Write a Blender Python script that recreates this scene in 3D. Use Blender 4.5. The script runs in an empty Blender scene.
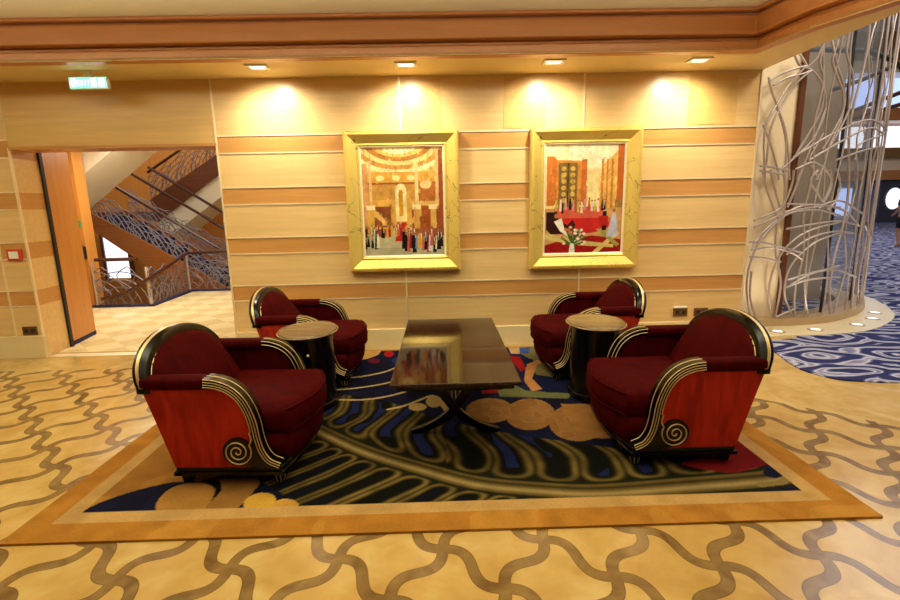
import bpy, bmesh, math, random
import numpy as np
from mathutils import Vector, Matrix, noise
PI = math.pi
random.seed(7)
rng = np.random.default_rng(3)
SC = bpy.context.scene
COL = SC.collection

# ------------------------------------------------------------------ camera
F_PX, PITCH, YAW, ROLL, CH = 483.68, math.radians(10.81), math.radians(-.917), math.radians(1.216), 1.45
def ray(px, py):
    a = (px-450)/F_PX; b = (py-300)/F_PX
    a, b = a*math.cos(ROLL)-b*math.sin(ROLL), a*math.sin(ROLL)+b*math.cos(ROLL)
    X = a; Y = math.cos(PITCH)-b*math.sin(PITCH); Z = -math.sin(PITCH)-b*math.cos(PITCH)
    return Vector((X*math.cos(YAW)-Y*math.sin(YAW), X*math.sin(YAW)+Y*math.cos(YAW), Z))
def on_z(px, py, z=0.0):
    d = ray(px, py); t = (z-CH)/d.z; return Vector((d.x*t, d.y*t, z))
def on_y(px, py, y):
    d = ray(px, py); t = y/d.y; return Vector((d.x*t, y, CH+d.z*t))
cd = bpy.data.cameras.new('camera'); cam = bpy.data.objects.new('camera', cd); COL.objects.link(cam)
cd.sensor_fit = 'HORIZONTAL'; cd.sensor_width = 36; cd.lens = 36*F_PX/900; cd.clip_end = 200
fw = ray(450, 300).normalized(); rt = (ray(550, 300)-ray(450, 300)).normalized(); up = rt.cross(fw).normalized()
cam.matrix_world = Matrix(((rt.x, up.x, -fw.x, 0), (rt.y, up.y, -fw.y, 0), (rt.z, up.z, -fw.z, CH), (0, 0, 0, 1)))
SC.camera = cam

# ------------------------------------------------------------------ materials
def lin(c):
    return tuple(((v/255.)/12.92 if v <= 10 else ((v/255.+.055)/1.055)**2.4) for v in c)
class NT:
    def __init__(s, name, **kw):
        s.m = bpy.data.materials.new(name); s.m.use_nodes = True; s.t = s.m.node_tree
        s.b = s.t.nodes['Principled BSDF']
        for k, v in kw.items(): s.set(k, v)
    def set(s, k, v):
        i = s.b.inputs[k.replace('_', ' ')]
        if hasattr(v, 'links'): s.t.links.new(v, i)
        elif isinstance(v, tuple): i.default_value = (*v[:3], 1)
        else: i.default_value = v
    def n(s, t, **kw):
        x = s.t.nodes.new(t)
        for k, v in kw.items(): setattr(x, k, v)
        return x
    def lk(s, v, i):
        if hasattr(v, 'links'): s.t.links.new(v, i)
        else:
            try: i.default_value = v
            except Exception: i.default_value = (*v, 1)
    def ma(s, op, a, b=0., c=0.):
        x = s.n('ShaderNodeMath', operation=op)
        s.lk(a, x.inputs[0]); s.lk(b, x.inputs[1]); s.lk(c, x.inputs[2]); return x.outputs[0]
    def mix(s, f, a, b):
        x = s.n('ShaderNodeMix', data_type='RGBA')
        s.lk(f, x.inputs[0]); s.lk(a, x.inputs[6]); s.lk(b, x.inputs[7]); return x.outputs[2]
    def coord(s, kind='Object', scale=(1, 1, 1), rot=(0, 0, 0)):
        c = s.n('ShaderNodeTexCoord'); m = s.n('ShaderNodeMapping')
        m.inputs['Scale'].default_value = scale; m.inputs['Rotation'].default_value = rot
        s.t.links.new(c.outputs[kind], m.inputs[0]); return m.outputs[0]
    def noise(s, vec, scale=5., detail=4., dist=0.):
        x = s.n('ShaderNodeTexNoise'); s.lk(vec, x.inputs['Vector']); x.inputs['Scale'].default_value = scale
        x.inputs['Detail'].default_value = detail; x.inputs['Distortion'].default_value = dist; return x.outputs[0]
    def ramp(s, f, stops):
        x = s.n('ShaderNodeValToRGB'); e = x.color_ramp.elements
        while len(e) < len(stops): e.new(.5)
        for q, (p, c) in zip(e, stops): q.position = p; q.color = (*c[:3], 1)
        s.lk(f, x.inputs[0]); return x.outputs[0]
    def bump(s, h, strength=.2, dist=.01):
        x = s.n('ShaderNodeBump'); x.inputs['Strength'].default_value = strength; x.inputs['Distance'].default_value = dist
        s.lk(h, x.inputs['Height']); s.set('Normal', x.outputs[0])
def simple(name, col, rough=.5, metal=0., var=0., scale=8., **kw):
    n = NT(name, Roughness=rough, Metallic=metal, **kw)
    c = lin(col)
    v = n.coord()
    f = n.noise(v, scale, 3.)
    d = tuple(x*(1-max(var, .06)) for x in c)
    n.set('Base_Color', n.mix(f, c, d)); return n.m
def wood(name, c1, c2, axis='x', rough=.3, sc=1.0, coat=0.):
    n = NT(name, Roughness=rough)
    s = {'x': (1.5, 22, 22), 'y': (22, 1.5, 22), 'z': (22, 22, 1.5)}[axis]
    v = n.coord(scale=tuple(q*sc for q in s))
    f = n.noise(v, 1., 6., .6); g = n.noise(v, 5., 3.)
    f = n.ma('ADD', n.ma('MULTIPLY', f, .75), n.ma('MULTIPLY', g, .25))
    n.set('Base_Color', n.ramp(f, [(.3, lin(c1)), (.7, lin(c2))]))
    if coat: n.set('Coat_Weight', coat); n.set('Coat_Roughness', .03)
    return n.m
def emis(name, col, s):
    n = NT(name, Roughness=.5, Base_Color=lin(col)); n.set('Emission_Color', lin(col)); n.set('Emission_Strength', s); return n.m
M = {}
M['maple'] = wood('pale_maple_veneer', (204, 164, 96), (220, 182, 114), 'x', .32)
M['maple_v'] = wood('pale_maple_vertical', (216, 176, 108), (232, 196, 130), 'z', .32)
M['band'] = wood('cherry_band_veneer', (184, 126, 66), (198, 142, 80), 'x', .3)
M['door'] = wood('amber_door_veneer', (188, 124, 54), (206, 144, 72), 'z', .35)
M['fascia'] = wood('cherry_cornice', (186, 118, 62), (200, 134, 76), 'x', .3, .6)
M['fascia_y'] = wood('cherry_cornice_return', (168, 96, 40), (188, 114, 54), 'y', .3, .6)
M['walnut'] = wood('dark_red_walnut', (84, 44, 24), (108, 58, 32), 'x', .3)
M['handrail'] = simple('dark_oiled_handrail', (62, 26, 14), .35)
M['stairwood'] = wood('amber_brown_stringer', (132, 78, 34), (156, 96, 46), 'x', .35)
M['walnut_z'] = wood('dark_post_walnut', (84, 44, 20), (110, 60, 30), 'z', .3)
M['ceil'] = simple('cream_ceiling_paint', (250, 246, 214), .7)
M['soffit'] = simple('gold_soffit_paint', (232, 208, 146), .6)
M['cream'] = simple('cream_panel', (240, 220, 184), .35)
M['base'] = simple('cream_stone_base', (228, 206, 158), .25, var=.1)
M['white'] = simple('white_soffit', (226, 218, 198), .6)
M['trim'] = simple('brushed_brass_trim', (244, 228, 196), .45, .5)
M['steel'] = simple('champagne_metal', (190, 176, 172), .5, .55)
M['iron'] = simple('pale_wrought_metal', (124, 118, 130), .5, .3)
M['black'] = simple('black_lacquer', (8, 6, 6), .2, Specular_IOR_Level=.28)
M['blackmetal'] = simple('black_iron', (22, 20, 22), .5)
M['gold'] = simple('gilding', (222, 192, 136), .42, .6, var=.15)
M['navy'] = simple('navy_edge_carpet', (40, 40, 84), .9)
M['marble_ring'] = simple('cream_marble_ring', (240, 222, 180), .2, var=.12, scale=3.)
M['curb'] = simple('tan_curb', (190, 160, 118), .3)
M['plate'] = simple('bronze_plate', (120, 84, 44), .4, .5)
M['whitepl'] = simple('white_plastic', (236, 232, 222), .4)
M['redpl'] = simple('red_plastic', (200, 60, 40), .4)
M['taupe'] = simple('taupe_panel', (172, 152, 128), .3, var=.1)
M['skin'] = simple('skin', (190, 140, 110), .5)
M['hair'] = simple('brown_hair', (50, 34, 24), .6)
M['shorts'] = simple('black_cotton', (18, 16, 20), .8)
M['shirt'] = simple('dark_maroon_cotton', (70, 26, 30), .8)
M['lamp'] = emis('downlight_diffuser', (255, 226, 180), 4.)
M['floorlamp'] = emis('floor_light_lens', (255, 246, 224), 1.6)
M['exitw'] = emis('exit_teal', (120, 232, 200), 1.5)
M['exitg'] = emis('exit_letter_white', (235, 255, 248), 2.2)
M['greensign'] = simple('green_sign', (30, 150, 100), .5)
M['window'] = emis('window_daylight', (176, 200, 255), 1.5)
M['windoww'] = emis('window_white', (232, 240, 255), 1.5)
M['atrium_white'] = simple('atrium_pale_wall', (206, 204, 214), .6)
M['atrium_gold'] = simple('atrium_gold_fascia', (160, 122, 66), .35, .3, var=.4)
M['atrium_dark'] = simple('atrium_dark_panel', (60, 62, 78), .5)
# velvet
def velvet(name, col, sheen):
    n = NT(name, Roughness=.75)
    v = n.coord(scale=(1, 1, .22)); f = n.noise(v, 17., 5., .6)
    n.set('Base_Color', n.ramp(f, [(.34, tuple(x*.62 for x in lin(col))), (.62, lin(col))]))
    n.set('Sheen_Weight', sheen); n.set('Sheen_Roughness', .35); n.set('Sheen_Tint', lin((255, 60, 40)))
    n.set('Specular_IOR_Level', .04); n.bump(n.noise(v, 90., 2.), .1, .002); return n.m
M['velvet'] = velvet('crimson_velvet_shaded', (66, 3, 4), .02)  # chair cloth with the shade of the inner faces put into its colour
M['velvet_lit'] = velvet('crimson_velvet_lit', (176, 48, 30), .12)  # same cloth, colour raised for the light on the outer faces
# gold leaf frame with veins
n = NT('gold_leaf_frame', Roughness=.38, Metallic=.45)
v = n.coord(); w = n.noise(v, 2.2, 8., 1.2)
vein = n.ma('LESS_THAN', n.ma('ABSOLUTE', n.ma('SUBTRACT', w, .53)), .0035)
n.set('Base_Color', n.mix(n.ma('MULTIPLY', vein, .75), n.mix(n.noise(v, 5.), lin((238, 210, 118)), lin((226, 192, 92))), lin((96, 72, 30)))); M['leaf'] = n.m
# table top
n = NT('rosewood_gloss', Roughness=.06, IOR=1.38, Specular_IOR_Level=.42)
v = n.coord(scale=(45, 1.6, 10)); f = n.noise(v, 1., 6., .5)
n.set('Base_Color', n.ramp(f, [(.3, lin((26, 14, 9))), (.7, lin((60, 36, 24)))])); M['rosewood'] = n.m
n = NT('figured_brown_top', Roughness=.2)
v = n.coord(scale=(2, 18, 10)); f = n.noise(v, 1., 6., .8)
n.set('Base_Color', n.ramp(f, [(.3, lin((78, 58, 40))), (.7, lin((136, 110, 80)))])); M['drumtop'] = n.m
# glass
def glass(name, col, a):
    n = NT(name, Roughness=.02, Base_Color=lin(col)); n.set('Alpha', a); n.set('Specular_IOR_Level', .8); return n.m
M['glass'] = glass('clear_curved_glass', (150, 160, 170), .14)
# colour attribute materials
def cattr(name, rough, amp=.0, sc=60., sheen=0.):
    n = NT(name, Roughness=rough, Specular_IOR_Level=.08)
    a = n.n('ShaderNodeVertexColor'); a.layer_name = 'Col'
    f = n.noise(n.coord(), sc, 3.)
    n.set('Base_Color', n.mix(n.ma('MULTIPLY', f, amp), a.outputs[0], (0., 0., 0.)))
    if sheen: n.set('Sheen_Weight', sheen)
    return n.m
M['rug'] = cattr('rug_pile', .95, .3, 70., 0.)
M['canvas'] = cattr('painted_canvas', .55, .1, 40.)
# floor: marble cells between wavy inlaid bands on a diagonal lattice
n = NT('inlaid_marble_floor', Roughness=.16, IOR=1.5)
geo = n.n('ShaderNodeNewGeometry'); sp = n.n('ShaderNodeSeparateXYZ'); n.t.links.new(geo.outputs['Position'], sp.inputs[0])
X, Y = sp.outputs[0], sp.outputs[1]
ax, ay, bx_, by_ = .238, -.232, .205, .272
det = ax*by_-ay*bx_
dx = n.ma('ADD', X, .023); dy = n.ma('SUBTRACT', Y, 1.855)
U = n.ma('DIVIDE', n.ma('SUBTRACT', n.ma('MULTIPLY', dx, by_), n.ma('MULTIPLY', dy, bx_)), det)
V = n.ma('DIVIDE', n.ma('SUBTRACT', n.ma('MULTIPLY', dy, ax), n.ma('MULTIPLY', dx, ay)), det)
AMP = .112
def wavy(P, Q, sg):
    th = n.ma('MULTIPLY', Q, 2*PI)
    f = n.ma('SUBTRACT', P, n.ma('MULTIPLY', n.ma('SINE', th), AMP*sg))
    r = n.ma('ROUND', f); d = n.ma('ABSOLUTE', n.ma('SUBTRACT', f, r))
    c = n.ma('MULTIPLY', n.ma('COSINE', th), AMP*2*PI)
    g = n.ma('SQRT', n.ma('ADD', n.ma('MULTIPLY', c, c), 1.))
    return n.ma('MULTIPLY', n.ma('DIVIDE', d, g), .333), n.ma('FLOOR', f)
d1, c1 = wavy(V, U, 1.); d2, c2 = wavy(U, V, -1.)
dm = n.ma('MINIMUM', d1, d2)
fy = n.ma('LESS_THAN', Y, 4.5); fx = n.ma('LESS_THAN', n.ma('ADD', n.ma('MULTIPLY', X, .85), Y), 5.36)
fz = n.ma('MULTIPLY', fy, fx)
band = n.ma('MULTIPLY', n.ma('LESS_THAN', dm, .0245), fz)
edge = n.ma('MULTIPLY', n.ma('MULTIPLY', n.ma('LESS_THAN', dm, .027), n.ma('GREATER_THAN', dm, .0225)), fz)
pv = n.coord('Object'); cl = n.noise(pv, 2.2, 8., 1.4); fi = n.noise(pv, 9., 6., .8)
cell = n.n('ShaderNodeTexWhiteNoise', noise_dimensions='2D'); cmb = n.n('ShaderNodeCombineXYZ')
n.lk(c1, cmb.inputs[0]); n.lk(c2, cmb.inputs[1]); n.t.links.new(cmb.outputs[0], cell.inputs['Vector'])
mb = n.ramp(n.ma('ADD', n.ma('MULTIPLY', cl, .7), n.ma('MULTIPLY', fi, .3)), [(.3, lin((172, 134, 70))), (.5, lin((194, 160, 94))), (.72, lin((212, 186, 128)))])
mb = n.mix(n.ma('MULTIPLY', n.ma('MULTIPLY', cell.outputs[0], fz), .3), mb, lin((184, 136, 66)))
bnd = n.ramp(fi, [(.3, lin((108, 80, 44))), (.7, lin((144, 114, 68)))])
c = n.mix(band, mb, bnd); c = n.mix(n.ma('MULTIPLY', edge, .6), c, lin((78, 50, 24)))
n.set('Base_Color', c); n.set('Roughness', n.ma('ADD', n.ma('MULTIPLY', fi, .1), .14)); M['floor'] = n.m
# lobby floor, faint diamonds
n = NT('lobby_marble', Roughness=.25)
v = n.coord(rot=(0, 0, .78), scale=(3.2, 3.2, 1)); ck = n.n('ShaderNodeTexChecker'); n.lk(v, ck.inputs['Vector']); ck.inputs['Scale'].default_value = 1.
n.set('Base_Color', n.mix(n.ma('MULTIPLY', ck.outputs[1], n.noise(v, 2., 4.)), lin((240, 222, 172)), lin((212, 182, 122)))); M['lobby'] = n.m
# blue carpet: pale ripple rings on navy
n = NT('blue_ripple_carpet', Roughness=.95, Specular_IOR_Level=.1)
v = n.coord(scale=(.9, 1.5, 1)); vo = n.n('ShaderNodeTexVoronoi', feature='F1'); 
wv = n.n('ShaderNodeVectorMath', operation='ADD'); nz = n.n('ShaderNodeTexNoise'); nz.inputs['Scale'].default_value = 1.6
n.lk(v, nz.inputs['Vector']); sc_ = n.n('ShaderNodeVectorMath', operation='SCALE'); sc_.inputs['Scale'].default_value = .55
n.t.links.new(nz.outputs[1], sc_.inputs[0]); n.lk(v, wv.inputs[0]); n.t.links.new(sc_.outputs[0], wv.inputs[1])
n.t.links.new(wv.outputs[0], vo.inputs['Vector']); vo.inputs['Scale'].default_value = 1.5
rp = n.ma('SINE', n.ma('MULTIPLY', vo.outputs['Distance'], 24.))
rp = n.ma('ADD', rp, n.ma('MULTIPLY', n.noise(v, 5., 4.), .8))
n.set('Base_Color', n.ramp(n.ma('MULTIPLY', rp, .6), [(.0, lin((42, 46, 92))), (.3, lin((84, 88, 136))), (.62, lin((190, 190, 204))), (.95, lin((84, 86, 130)))])); M['carpet'] = n.m
# striped wall: cherry bands by height
BANDS = [(2.012, 2.176), (1.520, 1.686), (1.030, 1.194), (.548, .706)]
n = NT('striped_wall_veneer', Roughness=.3)
geo = n.n('ShaderNodeNewGeometry'); sp = n.n('ShaderNodeSeparateXYZ'); n.t.links.new(geo.outputs['Position'], sp.inputs[0])
v = n.coord(scale=(1.2, 20, 24)); f = n.ma('ADD', n.ma('MULTIPLY', n.noise(v, 1., 6., .5), .7), n.ma('MULTIPLY', n.noise(v, 4., 3.), .3))
A = n.ramp(f, [(.3, lin((212, 176, 118))), (.7, lin((228, 194, 136)))]); B = n.ramp(f, [(.3, lin((188, 134, 72))), (.7, lin((204, 150, 86)))])
msk = 0.
for z0, z1 in BANDS:
    k = n.ma('MULTIPLY', n.ma('GREATER_THAN', sp.outputs[2], z0), n.ma('LESS_THAN', sp.outputs[2], z1)); msk = k if msk == 0. else n.ma('ADD', msk, k)
n.set('Base_Color', n.mix(msk, A, B)); M['stripe'] = n.m

# ------------------------------------------------------------------ mesh helpers
class MB:
    def __init__(s): s.v = []; s.f = []; s.mi = []; s.cm = 0
    def add(s, vs, fs):
        o = len(s.v); s.v += [tuple(q) for q in vs]; s.f += [tuple(o+i for i in f) for f in fs]; s.mi += [s.cm]*len(fs)
        return s
    def box(s, x0, x1, y0, y1, z0, z1):
        return s.add([(x, y, z) for z in (z0, z1) for y in (y0, y1) for x in (x0, x1)],
                     [(0, 2, 3, 1), (4, 5, 7, 6), (0, 1, 5, 4), (2, 6, 7, 3), (0, 4, 6, 2), (1, 3, 7, 5)])
    def prism(s, pts, lo, hi, axis='z'):
        """extrude a 2D outline along an axis; pts are (x,y) for z, (x,z) for y, (y,z) for x"""
        def P(a, b, c): return {'z': (a, b, c), 'y': (a, c, b), 'x': (c, a, b)}[axis]
        k = len(pts); vs = [P(a, b, lo) for a, b in pts]+[P(a, b, hi) for a, b in pts]
        fs = [tuple(range(k))[::-1], tuple(range(k, 2*k))]+[(i, (i+1) % k, k+(i+1) % k, k+i) for i in range(k)]
        return s.add(vs, fs)
    def tube(s, pts, r, n=6, cap=True, radii=None):
        pts = [Vector(p) for p in pts]; T = []
        for i in range(len(pts)):
            T.append((pts[min(i+1, len(pts)-1)]-pts[max(i-1, 0)]).normalized())
        ref = Vector((0, 0, 1)) if abs(T[0].z) < .9 else Vector((1, 0, 0))
        N = T[0].cross(ref).normalized(); vs = []
        for i, p in enumerate(pts):
            N = (N-T[i]*N.dot(T[i])).normalized(); B = T[i].cross(N); rr = radii[i] if radii else r
            for k in range(n):
                a = 2*PI*k/n; vs.append(p+(N*math.cos(a)+B*math.sin(a))*rr)
        fs = [(i*n+k, i*n+(k+1) % n, (i+1)*n+(k+1) % n, (i+1)*n+k) for i in range(len(pts)-1) for k in range(n)]
        if cap: fs += [tuple(range(n))[::-1], tuple(range((len(pts)-1)*n, len(pts)*n))]
        return s.add(vs, fs)
    def loft(s, rings, cap=True):
        n = len(rings[0]); vs = [p for r in rings for p in r]
        fs = [(i*n+k, i*n+(k+1) % n, (i+1)*n+(k+1) % n, (i+1)*n+k) for i in range(len(rings)-1) for k in range(n)]
        if cap: fs += [tuple(range(n))[::-1], tuple(range((len(rings)-1)*n, len(rings)*n))]
        return s.add(vs, fs)
    def lathe(s, prof, n=24, c=(0, 0), sx=1., sy=1.):
        return s.loft([[(c[0]+r*sx*math.cos(2*PI*k/n), c[1]+r*sy*math.sin(2*PI*k/n), z) for k in range(n)] for r, z in prof])
    def build(s, name, mat, parent=None, smooth=0, bevel=0, seg=3, loc=None):
        me = bpy.data.meshes.new(name); me.from_pydata(s.v, [], s.f); me.update()
        bm = bmesh.new(); bm.from_mesh(me); bmesh.ops.recalc_face_normals(bm, faces=bm.faces); bm.to_mesh(me); bm.free()
        for m in (mat if isinstance(mat, list) else [mat]): me.materials.append(M[m])
        if isinstance(mat, list):
            for p, i in zip(me.polygons, s.mi): p.material_index = i
        if smooth:
            for p in me.polygons: p.use_smooth = True
            me.set_sharp_from_angle(angle=math.radians(smooth))
        o = bpy.data.objects.new(name, me); COL.objects.link(o)
        if parent: o.parent = parent
        if loc: o.location = loc
        if bevel:
            b = o.modifiers.new('bevel', 'BEVEL'); b.width = bevel; b.segments = seg; b.limit_method = 'ANGLE'
            for p in me.polygons: p.use_smooth = True
            me.set_sharp_from_angle(angle=math.radians(60))
        return o
def struct(o): o['kind'] = 'structure'; return o
def tag(o, label, cat, group=None, kind=None):
    o['label'] = label; o['category'] = cat
    if group: o['group'] = group
    if kind: o['kind'] = kind
    return o
def empty(name, loc, rz=0.):
    o = bpy.data.objects.new(name, None); COL.objects.link(o); o.location = loc; o.rotation_euler = (0, 0, rz); o.empty_display_size = .1; return o
def smoothpath(pts, n=8):
    """Catmull-Rom through points"""
    P = [Vector(p) for p in pts]; P = [P[0]*2-P[1]]+P+[P[-1]*2-P[-2]]; out = []
    for i in range(1, len(P)-2):
        for k in range(n):
            t = k/n; a, b, c, d = P[i-1:i+3]
            out.append(.5*((2*b)+(c-a)*t+(2*a-5*b+4*c-d)*t*t+(3*b-a-3*c+d)*t**3))
    out.append(P[-2]); return out
def copy_tree(o, parent=None):
    c = o.copy(); COL.objects.link(c)
    if parent: c.parent = parent
    for ch in list(o.children): copy_tree(ch, c)
    return c

# ------------------------------------------------------------------ room shell
WY = 4.945; SZ = 2.695
XL, XR = -2.156, 3.15
struct(MB().add([(-8, -4, 0), (16, -4, 0), (16, 9.0, 0), (-4.15, 9.0, 0), (-4.15, 5.3, 0), (-8, 5.3, 0)], [(0, 1, 2, 3, 4, 5)]).build('floor', 'floor'))
b = MB().box(XL, XR, WY, WY+.25, 0, SZ+.3); struct(b.build('wall_back', 'stripe'))
b = MB().box(-4.148, XL, WY, WY+.25, 2.105, SZ+.3); struct(b.build('wall_header', 'maple'))
b = MB().box(-7., -4.32, WY, WY+.4, 0, SZ+.3); struct(b.build('wall_left', 'stripe'))
struct(MB().box(-7.2, -7., -4, WY+.4, 0, 3.3).build('wall_side', 'maple'))
struct(MB().box(-7.2, 3.3, -4.2, -4, 0, 3.3).build('wall_rear', 'maple'))
# soffit along the wall and its return
struct(MB().prism([(-7, 4.34), (2.67, 4.32), (2.76, 3.83), (2.97, 3.34), (3.3, 1.5), (3.5, 1.0), (3.7, 1.0), (3.30, 2.5), (3.165, 3.5), (3.145, 4.1), (3.145, 4.6), (3.15, 4.95), (-7, 4.95)], SZ, SZ+.02).build('ceiling_soffit', 'soffit'))
struct(MB().prism([(-7, 4.34), (2.67, 4.32), (2.76, 3.83), (2.97, 3.34), (3.3, 1.5), (3.5, 1.0), (3.5, -4), (-7, -4)], 3.0, 3.05).build('ceiling', 'ceil'))
struct(MB().prism([(3.145, 4.95), (3.145, 4.1), (3.165, 3.5), (3.30, 2.5), (3.7, 1.0), (3.9, 1.), (3.36, 2.5), (3.2, 3.5), (3.17, 4.1), (3.17, 4.95)], SZ+.02, 3.4).build('ceiling_return', 'ceil'))
# cornice: stepped timber fascia, stepping out towards the room as it rises
FP = [(-7, 4.34), (2.67, 4.32), (2.76, 3.83), (2.97, 3.34), (3.3, 1.5), (3.5, 1.0)]
def offs(P, d):
    out = []
    for i, p in enumerate(P):
        a = Vector(P[max(i-1, 0)]); c = Vector(P[min(i+1, len(P)-1)]); p = Vector(p)
        n1 = (p-a); n2 = (c-p)
        n1 = Vector((n1.y, -n1.x)).normalized() if n1.length > 0 else None; n2 = Vector((n2.y, -n2.x)).normalized() if n2.length > 0 else None
        m = (n1+n2) if n1 and n2 else (n1 or n2); m.normalize(); k = 1/max(.4, m.dot(n1 or n2)); out.append(tuple(p+m*d*k))
    return out
cor = MB()
for d0, z0, z1 in ((.0, SZ-.006, 2.77), (-.03, 2.77, 2.805), (.05, 2.805, 2.952), (.025, 2.952, 2.972), (.08, 2.972, 3.002)):
    cor.prism(offs(FP, d0)+offs(FP, -.09)[::-1], z0, z1)
struct(cor.build('trim_cornice', 'fascia', bevel=.012, seg=3))
# brass strips at the band edges, and the seams
k = 1
for (xa, xb) in ((XL, XR), (-7., -4.15)):
    for z0, z1 in BANDS:
        for z in (z0, z1):
            struct(MB().box(xa, xb, WY-.008, WY+.01, z-.006, z+.006).build('trim_%d' % k, 'trim')); k += 1
for x, z0 in ((XL, 0), (-.367, .217), (1.42, .217), (XR-.004, .1)):
    struct(MB().box(x-.008, x+.008, WY-.010, WY+.012, z0, SZ).build('trim_%d' % k, 'trim')); k += 1
for x in (-4.15, -4.42):
    struct(MB().box(x-.008, x+.008, WY-.010, WY+.012, .24 if x < -4.2 else 0, 2.105 if x > -4.2 else 2.).build('trim_%d' % k, 'trim')); k += 1
struct(MB().box(-4.15, XL, WY-.012, WY+.26, 2.085, 2.112).build('trim_lintel', 'band'))
struct(MB().box(XL+.01, XR, WY-.02, WY+.02, 0, .217).build('baseboard_back', 'base', bevel=.004))
struct(MB().box(-7., -4.13, WY-.03, WY+.02, 0, .235).build('baseboard_left', 'base', bevel=.004))
# reveal and open door leaf
b = MB().prism([(-4.15, WY), (-4.19, 5.32), (-4.32, 5.32), (-4.32, WY)], 0, SZ+.3); struct(b.build('wall_reveal', 'stripe'))
struct(MB().box(-4.215, -4.17, 5.32, 5.36, 0, 2.15).build('trim_doorpost', 'blackmetal'))
dr = MB().prism([(-4.195, 5.37), (-4.305, 5.91), (-4.36, 5.90), (-4.25, 5.36)], .05, 2.3).build('door_1', 'door'); struct(dr)
MB().prism([(-4.193, 5.37), (-4.303, 5.91), (-4.362, 5.90), (-4.252, 5.36)], 0, .05).build('kick_strip', 'navy', dr)
struct(MB().prism([(-4.2, 5.0), (-4.2, 5.37), (-5.75, 7.6), (-6.5, 7.6), (-6.5, 5.3)], 0, 2.9).build('wall_lobby_left', 'maple_v'))
struct(MB().box(-2.15, -1.9, 5.19, 12.5, 0, 4.).build('wall_lobby_right', 'maple'))
# access panels high on the wall
for i, (x0, x1, lab) in enumerate(((-.345, .03, 'flush maple access panel above the left painting'), (.64, 1.04, 'flush maple access panel above and left of the right painting'), (2.44, 2.92, 'flush maple access panel with tiny lock, high near the right corner'))):
    o = MB().box(x0, x1, WY-.004, WY+.002, 2.2, 2.66).build('access_panel', 'maple'); tag(o, lab, 'access panel', 'flush access panels')
    if i == 2: MB().lathe([(.008, 0), (.008, .004), (0.001, .004)], 10).build('lock', 'plate', o).matrix_local = Matrix.Translation((2.46, WY-.004, 2.42)) @ Matrix.Rotation(PI/2, 4, 'X')

# downlights in the soffit
LX = [(-1.56, 4.56), (-.27, 4.56), (1.03, 4.55), (2.33, 4.57)]
LB = ['square recessed ceiling light furthest left, nearest the exit sign', 'square recessed ceiling light above the left painting', 'square recessed ceiling light above the right painting', 'square recessed ceiling light at the right, nearest the cornice corner']
for (x, y), lab in zip(LX, LB):
    t = empty('ceiling_downlight', (x, y, SZ)); tag(t, lab, 'ceiling light', 'recessed soffit lights')
    f = MB()
    for a in ((-.095, .095, -.07, -.045), (-.095, .095, .045, .07), (-.095, -.065, -.045, .045), (.065, .095, -.045, .045)): f.box(a[0], a[1], a[2], a[3], -.012, .0)
    f.build('frame', 'whitepl', t); MB().box(-.065, .065, -.045, .045, -.004, .0).build('diffuser', 'lamp', t)
    l = bpy.data.lights.new('spot', 'SPOT'); l.energy = 84; l.color = (1, .90, .68); l.spot_size = math.radians(140); l.spot_blend = 1.; l.shadow_soft_size = .05
    o = bpy.data.objects.new('spot', l); COL.objects.link(o); o.location = (x, y+.0, SZ-.03); o.rotation_euler = (math.radians(24), 0, 0)
# exit sign
t = empty('exit_sign', (-3.07, 4.62, 2.60)); tag(t, 'illuminated green and white exit sign hanging from the soffit above the doorway', 'exit sign')
MB().box(-.17, .17, -.02, .02, -.055, .045).build('housing', 'whitepl', t, bevel=.006)
MB().box(-.02, .02, -.01, .01, .045, .095).build('bracket', 'whitepl', t)
MB().box(-.16, .16, -.024, -.02, -.05, .04).build('face', 'exitw', t)
for q0, q1 in ((-.145, -.105), (.03, .075), (.095, .145)): MB().box(q0, q1, -.027, -.023, -.035, .028).build('pictogram', 'exitg', t)
def letters(word, x, z, h, w, gap, y, mat, parent):
    GL = {'E': [(0, 0, .2, 1), (.2, 0, 1, .17), (.2, .42, .85, .58), (.2, .83, 1, 1)], 'I': [(.38, 0, .62, 1)], 'T': [(0, .83, 1, 1), (.4, 0, .6, .83)]}
    for c_ in word:
        m_ = MB()
        if c_ == 'X':
            m_.prism([(x, z), (x+.25*w, z), (x+w, z+h), (x+.75*w, z+h)], y, y+.002, 'y'); m_.prism([(x+.75*w, z), (x+w, z), (x+.25*w, z+h), (x, z+h)], y-.0005, y+.0015, 'y')
        else:
            for a, b_, c2_, d_ in GL[c_]: m_.box(x+a*w, x+c2_*w, y, y+.002, z+b_*h, z+d_*h)
        m_.build('letter', mat, parent); x += w+gap
letters('EXIT', -.092, -.027, .045, .022, .007, -.0265, 'exitg', t)
# outlets and call point
def outlet(x, z, name, lab, cat='socket', group=None):
    t = empty(name, (x, WY-.0, z)); tag(t, lab, cat, group)
    MB().box(-.075, .075, -.012, 0, -.045, .045).build('plate', 'plate', t, bevel=.004)
    for s in (-1, 1): MB().box(s*.034-.02, s*.034+.02, -.015, -.012, -.02, .02).build('socket_insert', 'blackmetal', t)
    return t
t = outlet(2.505, .315, 'wall_socket', 'bronze double wall socket nearer the rear armchair, cream card ledge on top', group='low wall sockets'); MB().box(-.07, .06, -.03, 0, .05, .065).build('ledge', 'whitepl', t)
outlet(2.725, .313, 'wall_socket', 'bronze double wall socket on the right of the pair', group='low wall sockets')
outlet(-4.27, .29, 'wall_socket', 'bronze wall socket low on the left wall beside the doorway')
outlet(-4.49, 1.58, 'light_switch', 'bronze switch plate at the left edge of the photo', 'switch')
t = empty('call_point', (-4.27, WY, 1.075)); tag(t, 'small red framed white alarm button on the left wall', 'alarm button')
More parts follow.
